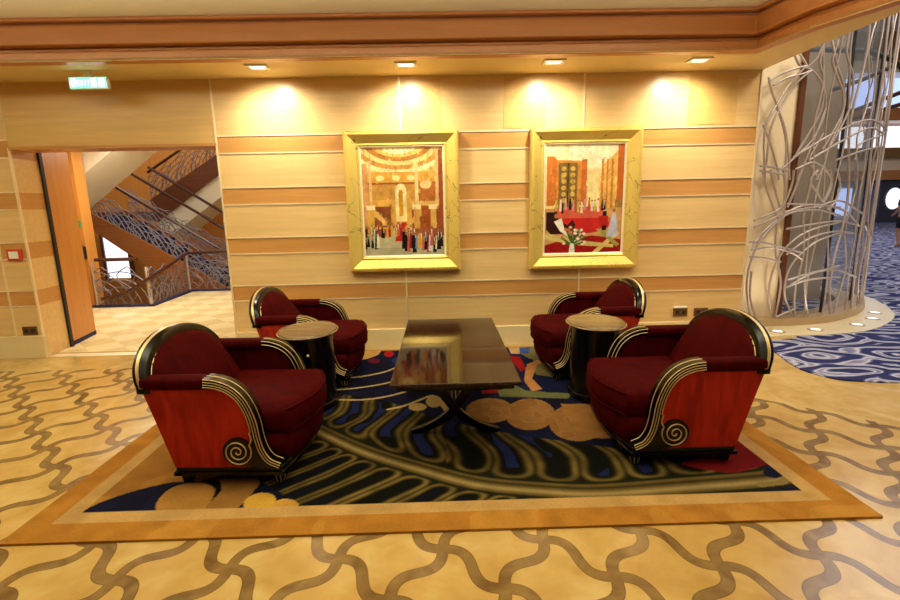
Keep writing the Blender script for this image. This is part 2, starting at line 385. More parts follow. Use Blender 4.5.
MB().box(-.07, .07, -.03, 0, -.055, .055).build('housing', 'redpl', t, bevel=.005); MB().box(-.045, .045, -.036, -.03, -.035, .035).build('button', 'whitepl', t)

# ------------------------------------------------------------------ lobby and stairs
struct(MB().add([(-4.7, 5.1, .001), (-2.0, 5.1, .001), (-2.0, 12.5, .001), (-4.62, 12.5, .001), (-4.72, 9.1, .001), (-4.66, 7.66, .001), (-9, 7.76, .001), (-9, 5.1, .001)], [tuple(range(8))]).build('floor_lobby', 'lobby'))
struct(MB().box(-4.15, XL, WY, WY+.1, .0, .004).build('trim_threshold', 'trim'))
struct(MB().box(-10, -1.9, 12.5, 12.7, -3, 6).build('wall_lobby_back', 'door'))
struct(MB().box(-10, -9.8, 7.6, 12.5, -3, 6).build('wall_lobby_far_left', 'door'))
struct(MB().box(-6.2, -5.57, 7.72, 7.95, -1, 4.2).build('wall_pilaster', 'door'))
struct(MB().box(-10, -2, 12.4, 12.5, 5.2, 5.3).build('ceiling_lobby', 'white'))
struct(MB().box(-9, -1.9, 5.2, 7.0, 2.6, 2.7).build('ceiling_lobby_low', 'white'))
w = MB().box(-8.5, -7.92, 12.42, 12.5, -.14, 1.05).build('window_1', 'windoww'); struct(w)
MB().box(-8.56, -8.5, 12.38, 12.5, -.2, 1.11).box(-7.92, -7.86, 12.38, 12.5, -.2, 1.11).box(-8.56, -7.86, 12.38, 12.5, 1.05, 1.11).build('window_frame', 'walnut', w)
o = MB().box(-5.73, -5.59, 7.70, 7.72, 1.27, 1.37).build('wall_sign', ['greensign', 'whitepl']); tag(o, 'small green and white safety sign on the pilaster by the stairs', 'sign')
[MB().box(q_, q_+.04, 7.695, 7.70, 1.29, 1.35).build('pictogram', 'whitepl', o) for q_ in (-5.71, -5.65)]
o = MB().box(-5.74, -5.56, 7.60, 7.72, .78, .98).build('wall_phone', 'blackmetal', bevel=.02); tag(o, 'black wall telephone box on the pilaster by the stairs', 'telephone')
# white sloping soffit of the upper flight
p1 = on_y(86, 212, 9.0); p2 = on_y(160, 149, 9.0); dz = (p2.z-p1.z)/(p2.x-p1.x)
def zl(x): return p1.z+(x-p1.x)*dz
so = MB(); xa, xb = p1.x-1.0, p2.x+1.2
so.add([(xa, 9.0, zl(xa)), (xb, 9.0, zl(xb)), (xb, 7.97, zl(xb)), (xa, 7.97, zl(xa)), (xa, 9.0, zl(xa)+2), (xb, 9.0, zl(xb)+2), (xb, 7.97, zl(xb)+2), (xa, 7.97, zl(xa)+2)],
       [(0, 1, 2, 3), (4, 5, 6, 7), (0, 1, 5, 4), (1, 2, 6, 5), (2, 3, 7, 6), (3, 0, 4, 7)])
struct(so.build('ceiling_stair_soffit', 'white'))
def scroll_panel(mb, org, eu, ev, W, H, r=.009, n=7, seed=0):
    """wavy and fanned art nouveau bars filling a W x H parallelogram"""
    R = random.Random(seed); P = lambda a, b: Vector(org)+Vector(eu)*a+Vector(ev)*b
    a = 0.
    while a < W:
        for q in range(4):                                   # fan of nested arcs
            rad = H*(.28+.2*q); pts = []
            for k in range(13):
                th = PI*k/12; x = a+math.cos(th)*rad; y = math.sin(th)*rad
                if 0 <= x <= W and y <= H: pts.append(P(x, y))
                elif len(pts) > 1: mb.tube(pts, r, 4); pts = []
            if len(pts) > 1: mb.tube(pts, r, 4)
        pts = [P(min(W, max(0, a+H*.3*math.sin(3*y/H*2)+y*.3)), y) for y in [H*k/10 for k in range(11)]]; mb.tube(pts, r, 4)
        pts = [P(min(W, max(0, a+.1-H*.25*math.sin(3*y/H*2))), y) for y in [H*k/10 for k in range(11)]]; mb.tube(pts, r, 4)
        a += H*.62+R.random()*.08
# flight A
st = empty('staircase', (-4.0, 9.2, 0)); tag(st, 'staircase rising leftwards behind the doorway with brown stringer and scrolled metal railing', 'staircase')
L = lambda x, y, z: (x+4.0, y-9.2, z)
sl = 1.5/2.5
s_ = MB()
for y in (9.2, 10.4): s_.prism([(-.05, 0), (-1.27, .78), (-2.5, 1.52), (-2.9, 1.52), (-2.9, 1.2), (-2.5, 1.2), (-1.98, .80), (-.86, .0)], y-9.2, y-9.2+.06, 'y')
s_.build('stringer', 'stairwood', st)
b = MB()
for k in range(9): b.box(-.3-.27*(k+1)+.0, -.3-.27*k+.03, .06, 1.2, .16*(k+1)-.16, .16*(k+1))
b.build('steps', 'navy', st, bevel=.01)
for y, h in ((.03, 0), (1.23, 0)):
    b = MB(); scroll_panel(b, (-2.5, y, 1.5), (1, 0, -sl), (0, 0, 1), 2.5, .5, seed=int(y*10)); b.build('scrollwork', 'iron', st)
h1 = on_y(112, 185, 9.23); h2 = on_y(219, 248, 9.23); MB().tube([L(*h1), L(*h2)], .03, 8).build('handrail', 'handrail', st, smooth=40)
h1 = on_y(130, 173, 10.43); h2 = on_y(232, 233, 10.43); MB().tube([L(*h1), L(*h2)], .03, 8).build('handrail', 'handrail', st, smooth=40)
h1 = on_y(148, 167, 11.0); h2 = on_y(232, 218, 11.0); MB().tube([L(*h1), L(*h2)], .03, 8).build('handrail', 'handrail', st, smooth=40)
MB().box(-4.4, -2.6, .0, 2.6, 1.3, 1.5).build('landing', 'walnut', st)
# flight B : upper, rising right
st2 = empty('staircase', (-5.8, 11.2, 1.5)); tag(st2, 'upper stair flight rising rightwards at the top of the doorway view with white underside', 'staircase')
a1 = on_y(150, 200, 11.2)-Vector((-5.8, 11.2, 1.5)); a2 = on_y(236, 141, 11.2)-Vector((-5.8, 11.2, 1.5)); b1 = on_y(158, 222, 11.2)-Vector((-5.8, 11.2, 1.5)); b2 = on_y(240, 158, 11.2)-Vector((-5.8, 11.2, 1.5))
MB().prism([(a1.x, a1.z), (a2.x, a2.z), (b2.x, b2.z), (b1.x, b1.z)], 0, .08, 'y').build('stringer', 'walnut', st2)
MB().prism([(b1.x, b1.z), (b2.x, b2.z), (b2.x+.1, b2.z-.4), (b1.x+.1, b1.z-.4)], .04, 1.1, 'y').build('underside', 'white', st2)
d = Vector((a2.x-a1.x, 0, a2.z-a1.z)); Ld = d.length
b = MB(); scroll_panel(b, (a1.x, .04, a1.z), d/Ld, (0, 0, 1), Ld, .55, seed=5); b.build('scrollwork', 'iron', st2)
MB().tube([(a1.x, .04, a1.z+.6), (a2.x, .04, a2.z+.6)], .03, 8).build('handrail', 'handrail', st2, smooth=40)
# balustrade round the stairwell edge
bl = empty('stair_balustrade', (-4.66, 7.7, 0)); tag(bl, 'scrolled metal balustrade with brown handrail around the stairwell edge', 'balustrade')
LO = Vector((-4.66, 7.7, 0))
b = MB(); scroll_panel(b, (-.85, 0, .02), (1, 0, 0), (0, 0, 1), .85, .62, .008, seed=8); b.build('scrollwork', 'iron', bl); b = MB()
e1 = Vector((-4.66, 7.7, 0)); e2 = Vector((-4.75, 9.1, 0)); e3 = Vector((-3.7, 9.1, 0))
scroll_panel(b, (0, 0, .02), (e2-e1).normalized(), (0, 0, 1), 1.35, .6, .008, seed=9); b.build('scrollwork', 'iron', bl); b = MB()
scroll_panel(b, tuple(e2-LO), (1, 0, 0), (0, 0, 1), 1.05, .66, .008, seed=10)
b.build('scrollwork', 'iron', bl)
b = MB(); r1 = [on_y(95, 260, 7.7)-LO, on_y(137, 259, 7.7)-LO]; b.tube(r1, .028, 8).build('handrail', 'handrail', bl, smooth=40); b = MB()
r2 = [on_y(102, 299, 7.65), on_y(125, 294, 7.65), on_y(148, 279, 7.7), on_y(187, 253, 9.1), on_y(239, 250.5, 9.1)]; b.tube([p-LO for p in r2], .028, 8)
b.build('handrail', 'handrail', bl, smooth=40)
for pa, pb, pr_ in (((.0, 0, 0), (-.07, .1, .62), .03), ((-.85, 0, 0), (-.85, 0, .72), .02), (tuple(e2-LO), tuple(e2-LO+Vector((0, 0, .72))), .02)): MB().tube([pa, pb], pr_, 8).build('post', 'steel', bl)
b = MB().box(-.95, .02, -.05, .03, 0, .035); b.prism([(.0, -.05), (-.09, 1.4), (-.03, 1.4), (.06, -.05)], 0, .035); b.box(-.1, 1.0, 1.36, 1.42, 0, .035); b.build('edge_strip', 'navy', bl)

# ------------------------------------------------------------------ curved glass and metal screen at the right
CURB = smoothpath([(p[0], p[1], 0) for p in [(3.15, 4.96), (3.36, 5.22), (3.66, 5.38), (4.0, 5.40), (4.3, 5.43), (4.68, 5.54), (5.28, 5.91), (5.80, 6.42), (6.05, 7.1), (6.0, 7.9), (5.6, 8.6)]], 6)
def off(P, d):
    o = []
    for i, p in enumerate(P):
        t = (P[min(i+1, len(P)-1)]-P[max(i-1, 0)]).normalized(); o.append(p+Vector((-t.y, t.x, 0))*d)
    return o
def strip(P, d0, d1, z0, z1, mb=None):
    mb = mb or MB(); A = off(P, d0); B_ = off(P, d1); n_ = len(P)
    vs = [(*q[:2], z) for z in (z0, z1) for L_ in (A, B_) for q in L_]
    fs = []
    for i in range(n_-1):
        a, b2_, c, d_ = i, n_+i, 2*n_+i, 3*n_+i
        fs += [(a, a+1, c+1, c), (b2_, b2_+1, d_+1, d_), (c, c+1, d_+1, d_), (a, a+1, b2_+1, b2_)]
    fs += [(0, n_, 3*n_, 2*n_), (n_-1, 2*n_-1, 4*n_-1, 3*n_-1)]
    return mb.add(vs, fs)
curb = strip(CURB, 0, .32, 0, .1).build('curved_curb', 'curb', smooth=40); tag(curb, 'low tan curved curb under the swirling metal screen', 'curb')
ipost = min(range(len(CURB)), key=lambda i: abs(CURB[i].x-3.93))
struct(strip(off(CURB, .14)[:ipost+1], 0, .08, .102, 3.6).build('wall_curved', 'cream', smooth=40))
struct(strip(off(CURB, .10)[ipost:ipost+2], 0, .14, .1, 4.6).build('trim_post', 'walnut_z'))
gl = strip(off(CURB, .16)[ipost+1:], 0, .012, .1, 4.6).build('window_2', 'glass', smooth=40); struct(gl)
b = MB()
G = off(CURB, .16)
for x in (4.62, 5.5):
    i = min(range(len(G)), key=lambda i: abs(G[i].x-x)+(100 if G[i].y > 6.5 else 0)); b.box(G[i].x-.012, G[i].x+.012, G[i].y-.012, G[i].y+.012, .1, 4.6)
b.build('mullion', 'blackmetal', gl)
RING = smoothpath([(p[0], p[1], 0) for p in [(3.17, 4.93), (3.32, 4.93), (3.6, 4.98), (4.08, 4.985), (4.45, 5.04), (4.76, 5.14), (5.11, 5.34), (5.56, 5.70), (5.88, 6.10), (6.15, 6.55), (6.35, 7.1), (6.3, 8.0), (5.9, 8.7)]], 5)
b = MB(); inner = off(CURB, -.002)
vs = [(*p[:2], .018) for p in RING]+[(*p[:2], .018) for p in inner[::-1]]; b.add(vs+[(x, y, 0.001) for x, y, z in vs], [tuple(range(len(vs)))]+[(i, (i+1) % len(vs), len(vs)+(i+1) % len(vs), len(vs)+i) for i in range(len(vs))])
tag(b.build('marble_ring', 'marble_ring'), 'cream marble border ring around the curved screen, set with round lights', 'floor border')
for (x, y), lab in zip([(3.72, 5.15), (4.18, 5.19), (4.80, 5.36), (5.22, 5.63), (5.52, 5.93)], ['first from the striped wall', 'second from the striped wall', 'third from the striped wall', 'fourth from the striped wall', 'last, at the far right bend']):
    t = empty('floor_light', (x, y, .018)); tag(t, 'round floor light in the marble ring, '+lab, 'floor light', 'lights in the marble ring')
    MB().lathe([(.075, 0), (.075, .006), (.05, .008), (.05, 0)], 24).build('rim', 'steel', t, smooth=40); MB().lathe([(.05, 0), (.05, .005), (.002, .006)], 20).build('lens', 'floorlamp', t)
# carpet
cp = smoothpath([(p[0], p[1], 0) for p in [(3.75, 4.9), (3.36, 4.80), (3.17, 4.3), (3.10, 3.96), (3.18, 3.73), (3.36, 3.64), (3.68, 3.60), (4.4, 3.75), (5.2, 3.4), (6.5, 2.6)]], 6)
vs = [(p.x, p.y) for p in cp]+[(16, 1.), (30, 4), (44, 30), (5, 30), (4.2, 12), (4.0, 5.2)]
struct(MB().prism(vs, -.02, .012).build('floor_carpet', 'carpet'))
# the screen: bars traced on the curved surface just in front of the glass
SCR = off(CURB, .03)
def on_scr(px, py):
    d = ray(px, py)
    for i in range(len(SCR)-1):
        a, c_ = SCR[i], SCR[i+1]; e = c_-a; den = d.x*e.y-d.y*e.x
        if abs(den) < 1e-9: continue
        t = (a.x*e.y-a.y*e.x)/den; s = (a.x*d.y-a.y*d.x)/den
        if -.02 <= s <= 1.02 and t > 0: return Vector((d.x*t, d.y*t, max(.118, CH+d.z*t)))
    return None
def Q(ox, oy, s, *pts): return [(ox+a/s, oy+b_/s) for a, b_ in pts]
ST = []
s5 = lambda *p: ST.append(Q(730, 40, 4.286, *p)); s6 = lambda *p: ST.append(Q(730, 170, 3.745, *p)); s8 = lambda *p: ST.append(Q(780, 150, 3.158, *p)); s7 = lambda *p: ST.append(Q(780, 0, 3.75, *p))
s5((165, 180), (220, 145), (290, 120), (330, 110)); s5((185, 195), (250, 160), (310, 145), (350, 130))
s5((165, 160), (175, 210), (200, 280), (235, 380), (250, 480), (255, 600)); s5((330, 110), (270, 170), (210, 260), (160, 350), (145, 440), (150, 600))
s5((350, 130), (290, 180), (235, 260), (185, 350), (165, 440), (155, 540)); s5((275, 60), (300, 110), (350, 130), (390, 180), (410, 250), (400, 330), (350, 430), (270, 510), (200, 570))
s5((400, 20), (370, 80), (330, 120)); s5((140, 360), (170, 440), (200, 540), (210, 600)); s5((465, 0), (440, 90), (460, 160), (485, 230), (480, 330), (430, 440), (400, 540), (370, 600))
s5((410, 290), (370, 400), (330, 500), (290, 600)); s5((300, 60), (330, 110)); s5((130, 540), (180, 545), (250, 560)); s5((130, 560), (230, 575))
s5((200, 290), (225, 360), (240, 450), (235, 600)); s5((400, 400), (360, 470), (340, 520), (380, 600))
s6((75, 545), (62, 440), (75, 350), (110, 270), (170, 200), (230, 160), (320, 150), (412, 170)); s6((95, 555), (75, 470), (80, 380))
s6((160, 555), (145, 470), (160, 380), (210, 290), (290, 230), (412, 195)); s6((235, 552), (205, 470), (215, 390), (250, 330), (320, 270), (412, 235))
s6((80, 300), (100, 260), (160, 200), (230, 150), (300, 130), (412, 140)); s6((80, 300), (150, 290), (230, 310), (270, 335)); s6((75, 270), (140, 275), (270, 310)); s6((75, 325), (130, 330), (190, 345))
s6((120, 0), (140, 80), (170, 160), (180, 180)); s6((150, 0), (170, 80), (190, 150)); s6((240, 0), (230, 60), (190, 140), (90, 190)); s6((200, 0), (205, 80), (190, 160), (90, 215))
s6((292, 552), (280, 450), (290, 300), (300, 200), (330, 60), (345, 0)); s6((410, 360), (300, 390), (210, 440)); s6((410, 400), (300, 410), (215, 437)); s6((175, 200), (170, 300), (190, 420), (170, 550))
s6((375, 0), (380, 60), (345, 130), (330, 145)); s6((330, 0), (300, 40), (330, 90), (350, 130)); s6((170, 552), (240, 520)); s6((270, 0), (240, 80), (215, 140))
s8((20, 170), (120, 175), (200, 190), (250, 240)); s8((20, 250), (100, 235), (180, 225), (240, 235)); s8((10, 195), (110, 180), (190, 160), (260, 200)); s8((20, 330), (90, 280), (170, 258), (230, 262))
s8((25, 410), (110, 385), (180, 380), (240, 400)); s8((270, 240), (290, 300), (285, 360), (265, 440), (258, 500))
s8((180, 60), (190, 110), (175, 160), (150, 190)); s8((50, 60), (110, 40), (160, 90), (140, 160))
s7((195, 150), (215, 250), (240, 330), (235, 420), (160, 560)); s7((160, 180), (150, 240), (165, 300), (150, 420), (60, 580)); s7((260, 120), (250, 200), (275, 300), (255, 420), (180, 560))
s7((50, 590), (200, 500), (330, 450), (400, 490), (420, 560)); s7((110, 600), (230, 530), (340, 480), (410, 520)); s7((280, 600), (300, 540), (390, 500), (440, 420)); s7((210, 600), (330, 560), (450, 540))
b = MB(); bz = MB(); sc_o = empty('metal_screen', (3.93, 5.43, .1)); OS = Vector((3.93, 5.43, .1)); nb = 0
for pth in ST:
    w3 = [on_scr(*p) for p in pth]; w3 = [p for p in w3 if p]
    if len(w3) > 1:
        # keep the in-between points on the surface by interpolating in the picture plane first
        pp = smoothpath([(p[0], p[1], 0) for p in pth], 6); w3 = [on_scr(p.x, p.y) for p in pp]; w3 = [p-OS for p in w3 if p]
        if len(w3) > 1: b.tube(w3, .0115, 6)
b.build('scrollwork', 'steel', sc_o, smooth=60)
def arc_pos(s):
    acc = 0.
    for i in range(len(SCR)-1):
        l_ = (SCR[i+1]-SCR[i]).length
        if acc+l_ >= s: return SCR[i].lerp(SCR[i+1], (s-acc)/l_)
        acc += l_
    return SCR[-1]
s0 = 1.15
for k in range(15):
    pts = []; ph = random.random()*6; am = .02+.06*random.random(); fr = 3+6*random.random()
    for j in range(25):
        z = .112+4.4*j/24; q = arc_pos(s0+am*math.sin(ph+fr*z)); pts.append((q.x-OS.x, q.y-OS.y, z-OS.z))
    MB().tube(pts, 0.009 if k % 3 else .013, 6).build('rod', 'steel', sc_o, smooth=60); s0 += .15+.1*random.random()
tag(sc_o, 'tall curved screen of swirling champagne metal bars around the glass enclosure', 'metal screen')
b = MB()
g1 = [on_y(803, 49, 5.7), on_y(835, 50, 5.9), on_y(868, 51, 6.1), on_y(893, 60, 6.3), on_y(904, 70, 6.4)]; b.tube([p for p in g1], .03, 6)
g2 = [on_y(832, 90, 5.9), on_y(862, 80, 6.1), on_y(893, 66, 6.3)]; b.tube(g2, .025, 6)
tag(b.build('bracket_arm', 'blackmetal', smooth=40), 'black forked bracket arm behind the upper part of the metal screen', 'bracket')
# taupe pillar inside
struct(MB().box(4.75, 5.55, 6.9, 7.6, 0, 6).build('wall_pillar', 'taupe'))

# ------------------------------------------------------------------ atrium beyond
AY = 30.
AZ = lambda py: on_y(870, py, AY).z
AXX = lambda px: on_y(px, 195, AY).x
struct(MB().box(3.3, 44, AY, AY+.3, 0, 14).build('wall_atrium_far', 'atrium_white'))
struct(MB().box(3.3, 44, 5., AY, 13, 13.3).build('ceiling_atrium', 'cream'))
struct(MB().box(44, 44.3, -4, AY, 0, 13).build('wall_atrium_right', 'atrium_white'))
for i, (p0, p1, dp, mt) in enumerate(((66, 40, 1.4, 'atrium_gold'), (78, 66, 1.2, 'cream'), (116, 111, .9, 'fascia'), (125, 117, 1.5, 'fascia'), (160, 150, 1.2, 'atrium_gold'), (172, 160, 1.0, 'cream'), (181, 172, 1.4, 'fascia'))):
    struct(MB().box(3.5, 44, AY-dp, AY, AZ(p0), AZ(p1)).build('trim_atrium_%d' % (i+1), mt))
w = 3
x = AXX(780)
while x < 42:
    struct(MB().box(x, x+2.1, AY-.1, AY, AZ(149), AZ(127)).build('window_%d' % w, 'windoww')); w += 1
    struct(MB().box(x+.3, x+2.3, AY-.1, AY, AZ(110), AZ(79)).build('window_%d' % w, 'window')); w += 1
    struct(MB().box(x+.9, x+1.8, AY-.1, AY, AZ(215), AZ(188)).build('window_%d' % w, 'window')); w += 1
    x += 2.6
# slanting brown rails crossing the upper windows
for a, b_ in (((848, 113), (902, 92)), ((846, 121), (902, 104))):
    struct(MB().tube([on_y(*a, 24), on_y(*b_, 21)], .09, 6).build('trim_atrium_rail_%d' % a[1], 'walnut'))
AXX = lambda px: on_y(px, 195, AY-1.2).x
b = MB().box(AXX(880), AXX(915), AY-1.2, AY-.9, .05, AZ(178)).build('window_%d' % w, 'atrium_dark'); struct(b)
g = MB().lathe([(.62, 0), (.62, .05), (.01, .06)], 28, sx=.75).build('round_pane', 'windoww', b); g.matrix_local = Matrix.Translation((AXX(894), AY-1.2, AZ(199))) @ Matrix.Rotation(PI/2, 4, 'X')
# person at the right edge
pr = empty('person', (13.52, 14.05, .012), math.radians(190)); tag(pr, 'person on far blue carpet in dark red top and black shorts', 'person')
J = {'pelvis': (0, 0, .92), 'waist': (0, 0, 1.08), 'chest': (0, -.01, 1.30), 'neck': (0, 0, 1.47), 'head': (0, -.01, 1.56), 'headt': (0, -.01, 1.68)}
V_ = list(J.values()); R_ = [.13, .115, .135, .055, .085, .07]; E_ = [(0, 1), (1, 2), (2, 3), (3, 4), (4, 5)]
for s in (-1, 1):
    i = len(V_); V_ += [(s*.09, 0, .86), (s*.10, -.03*s, .50), (s*.11, .04*s, .09), (s*.12, -.10+.04*s, .035)]; R_ += [.09, .055, .038, .035]; E_ += [(0, i), (i, i+1), (i+1, i+2), (i+2, i+3)]
    i = len(V_); V_ += [(s*.17, 0, 1.38), (s*.24, .02, 1.12), (s*.20, -.14, .96), (s*.18, -.2, .93)]; R_ += [.055, .04, .03, .03]; E_ += [(2, i), (i, i+1), (i+1, i+2), (i+2, i+3)]
def skin(name, V, E, R, mat, parent, sub=2):
    me = bpy.data.meshes.new(name); me.from_pydata(V, E, []); o = bpy.data.objects.new(name, me); COL.objects.link(o); o.parent = parent
    m = o.modifiers.new('skin', 'SKIN'); m.use_smooth_shade = True
    for i, r in enumerate(R): me.skin_vertices[0].data[i].radius = (r, r)
    me.skin_vertices[0].data[0].use_root = True
    o.modifiers.new('sub', 'SUBSURF').levels = sub; o.modifiers['sub'].render_levels = sub; me.materials.append(M[mat]); return o
skin('body', V_, E_, R_, 'skin', pr)
skin('shirt', [(0, 0, .95), (0, 0, 1.1), (0, -.01, 1.32), (0, 0, 1.42), (-.17, 0, 1.38), (-.22, .01, 1.2), (.17, 0, 1.38), (.22, .01, 1.2)], [(0, 1), (1, 2), (2, 3), (2, 4), (4, 5), (2, 6), (6, 7)], [.145, .13, .15, .07, .07, .06, .07, .06], 'shirt', pr)
skin('shorts', [(0, 0, .97), (0, 0, .88), (-.095, 0, .8), (-.105, 0, .56), (.095, 0, .8), (.105, 0, .56)], [(0, 1), (1, 2), (2, 3), (1, 4), (4, 5)], [.135, .145, .105, .09, .105, .09], 'shorts', pr)
skin('hair', [(0, .01, 1.70), (0, .045, 1.62), (0, .055, 1.50)], [(0, 1), (1, 2)], [.08, .085, .06], 'hair', pr)

# ------------------------------------------------------------------ painter
class Paint:
    """a colour grid over a rectangle; x right, y up/away"""
    def __init__(s, x0, x1, y0, y1, step):
        s.nx = int(round((x1-x0)/step))+1; s.ny = int(round((y1-y0)/step))+1
        s.X, s.Y = np.meshgrid(np.linspace(x0, x1, s.nx), np.linspace(y0, y1, s.ny)); s.C = np.zeros((s.ny, s.nx, 3))
    def fill(s, m, c, a=1.):
        m = (np.asarray(m, float)*a)[..., None]; s.C = s.C*(1-m)+np.array(lin(c) if max(c) > 1.01 else c)*m
    def poly(s, pts):
        m = np.zeros(s.X.shape, bool); n_ = len(pts)
        for i in range(n_):
            x1, y1 = pts[i][:2]; x2, y2 = pts[(i+1) % n_][:2]
            if y1 == y2: continue
            cr = ((y1 > s.Y) != (y2 > s.Y)) & (s.X < (x2-x1)*(s.Y-y1)/(y2-y1)+x1); m ^= cr
        return m
    def dist(s, pts):
        best = np.full(s.X.shape, 1e9); sg = np.zeros(s.X.shape); sp = np.zeros(s.X.shape); acc = 0.
        for i in range(len(pts)-1):
            ax_, ay_ = pts[i][:2]; bx2, by2 = pts[i+1][:2]; ex, ey = bx2-ax_, by2-ay_; l2 = ex*ex+ey*ey; l_ = math.sqrt(l2)
            t = np.clip(((s.X-ax_)*ex+(s.Y-ay_)*ey)/l2, 0, 1); dd = np.hypot(s.X-ax_-t*ex, s.Y-ay_-t*ey)
            c_ = ex*(s.Y-ay_)-ey*(s.X-ax_); m = dd < best
            best = np.where(m, dd, best); sg = np.where(m, np.sign(c_), sg); sp = np.where(m, acc+t*l_, sp); acc += l_
        return best, sg, sp
    def line(s, pts, w): return s.dist(pts)[0] < w/2
    def ell(s, cx, cy, rx, ry): return ((s.X-cx)/rx)**2+((s.Y-cy)/ry)**2 < 1
    def noise(s, sc, seed=0):
        r = np.random.default_rng(seed); g = r.random((64, 64)); u = (s.X*sc) % 63; v_ = (s.Y*sc) % 63
        i = np.floor(v_).astype(int); j = np.floor(u).astype(int); fu = u-j; fv = v_-i; fu = fu*fu*(3-2*fu); fv = fv*fv*(3-2*fv)
        i1 = (i+1) % 64; j1 = (j+1) % 64
        return (g[i, j]*(1-fu)+g[i, j1]*fu)*(1-fv)+(g[i1, j]*(1-fu)+g[i1, j1]*fu)*fv
    def mesh(s, name, mat, place, parent=None, skirt=None):
        P = np.array([place(s.X, s.Y)]).squeeze(0) if False else np.stack(place(s.X, s.Y), -1).reshape(-1, 3)
        nx, ny = s.nx, s.ny; idx = np.arange(nx*ny).reshape(ny, nx)
        F = np.stack([idx[:-1, :-1], idx[:-1, 1:], idx[1:, 1:], idx[1:, :-1]], -1).reshape(-1, 4)
        per = list(idx[0, :])+list(idx[1:, -1])+list(idx[-1, -2::-1])+list(idx[-2:0:-1, 0])
        C = s.C.reshape(-1, 3)
        if skirt is not None:
            n0 = len(P); P = np.vstack([P, P[per]+np.array(skirt)]); C = np.vstack([C, C[per]])
            k_ = len(per); SF = [(per[i], per[(i+1) % k_], n0+(i+1) % k_, n0+i) for i in range(k_)]; F = [tuple(int(q) for q in f) for f in F]+[tuple(int(q) for q in f) for f in SF]
            F.append(tuple(range(n0+k_-1, n0-1, -1)))
        else: F = F.tolist()
        me = bpy.data.meshes.new(name); me.from_pydata(P.tolist(), [], F if isinstance(F, list) else F.tolist())
        ca = me.color_attributes.new('Col', 'FLOAT_COLOR', 'POINT'); buf = np.ones((len(P), 4), np.float32); buf[:, :3] = C; ca.data.foreach_set('color', buf.ravel())
        me.materials.append(M[mat]); o = bpy.data.objects.new(name, me); COL.objects.link(o)
        if parent: o.parent = parent
        return o

# ------------------------------------------------------------------ rug
RX0, RX1, RY0, RY1 = -2.018, 2.006, 1.963, 4.86
R = Paint(RX0, RX1, RY0, RY1, .0065)
def g_(*pts): return [tuple(on_z(*p)[:2]) for p in pts]
def gz(ox, oy, s, *pts): return g_(*[(ox+a/s, oy+b_/s) for a, b_ in pts])
def pell(cx, cy, rx, ry, rot=0.):
    return R.poly(g_(*[(cx+rx*math.cos(t)*math.cos(rot)-ry*math.sin(t)*math.sin(rot), cy+rx*math.cos(t)*math.sin(rot)+ry*math.sin(t)*math.cos(rot)) for t in np.linspace(0, 2*PI, 28, endpoint=False)]))
N1, N2 = R.noise(14, 1), R.noise(5, 2)
NAVY = (19, 22, 52); DARK = (14, 11, 8)
R.fill(np.ones(R.X.shape), NAVY); R.fill(N2 > .6, (16, 16, 34), .6)
# feather field
stem = [tuple(p[:2]) for p in smoothpath([(*q, 0) for q in g_((285, 412), (318, 431), (366, 453), (421, 470), (476, 484.5), (538, 491), (600, 493.5), (690, 487), (763, 481), (784, 477))], 5)]
D, SG, SP = R.dist(stem)
up_reg = R.poly(g_((300, 418), (318, 402), (345, 396), (385, 402), (420, 414), (470, 428), (520, 437), (600, 448), (650, 456), (720, 464), (775, 470), (784, 477), (690, 487), (600, 492), (476, 484), (366, 453), (300, 425)))
lo_reg = R.poly(g_((250, 400), (285, 412), (318, 431), (366, 453), (421, 470), (476, 484.5), (538, 492), (600, 494), (763, 480), (700, 505), (600, 508), (450, 512), (300, 515), (290, 500), (255, 480), (250, 440)))
def barbs(reg, ph, d0, dl, tan, core):
    tri_ = np.abs((ph % 1.)-.5)*2; cap_ = np.clip(1-(D-d0)/dl, 0, 1); m_ = np.sqrt(tri_**2+cap_**2)
    R.fill(reg, (12, 12, 5)); R.fill(reg, (34, 34, 12), np.clip(m_-.8, 0, 1)); R.fill(reg, tan, np.exp(-((m_-.78)/.17)**2)*(.55+.45*N1)); R.fill(reg & (m_ < .3) & (N2 > .42), core, .85)
barbs(up_reg, R.X*4.6*(1+.3*(R.Y-2.9))+.22*np.sin(R.Y*9)+.2*N2, .07, .10, (122, 100, 48), (30, 38, 88))
barbs(lo_reg, (R.X*.66-R.Y*.75)*6.6+.15*np.sin(SP*7)+.15*N2, .06, .09, (136, 112, 56), (14, 16, 30))
# stem
wst = .05+.018*np.clip(SP/3., 0, 1)
sm = lambda w_: np.clip((w_-D)/.014+.5, 0, 1)
sd = D*SG/wst                                            # -1 .. 1 across the stem
R.fill(sm(wst*1.4), (30, 32, 12)); R.fill(sm(wst), (112, 90, 44)); R.fill(sm(wst)*np.clip(1-np.abs(sd+.35)*2.2, 0, 1), (176, 150, 92)); R.fill(sm(wst)*np.clip(1-np.abs(sd-.45)*3, 0, 1), (50, 44, 18))
R.fill(R.line(gz(580, 380, 2.728, (490, 292), (550, 285), (575, 265), (570, 235), (535, 212), (500, 215)), .04), (150, 126, 70))
R.fill(pell(774, 474, 11, 6), NAVY)
# tan discs
for cx, cy, rx, ry in ((578, 424, 29, 19), (530, 416, 25, 16), (490, 412, 24, 12.5)):
    m = pell(cx, cy, rx, ry); R.fill(m, (170, 120, 66)); R.fill(m & (N1 > .55), (140, 94, 46), .6)
R.fill(R.poly(g_((560, 405), (600, 408), (625, 440), (580, 440))), (176, 122, 66))
for cx, cy, rx, ry in ((417.6, 408.5, 9, 4), (434, 403, 8, 6)): R.fill(pell(cx, cy, rx, ry), (196, 160, 96))
R.fill(R.line(gz(360, 340, 3.214, (230, 185), (260, 205), (285, 235)), .05), (196, 160, 96))
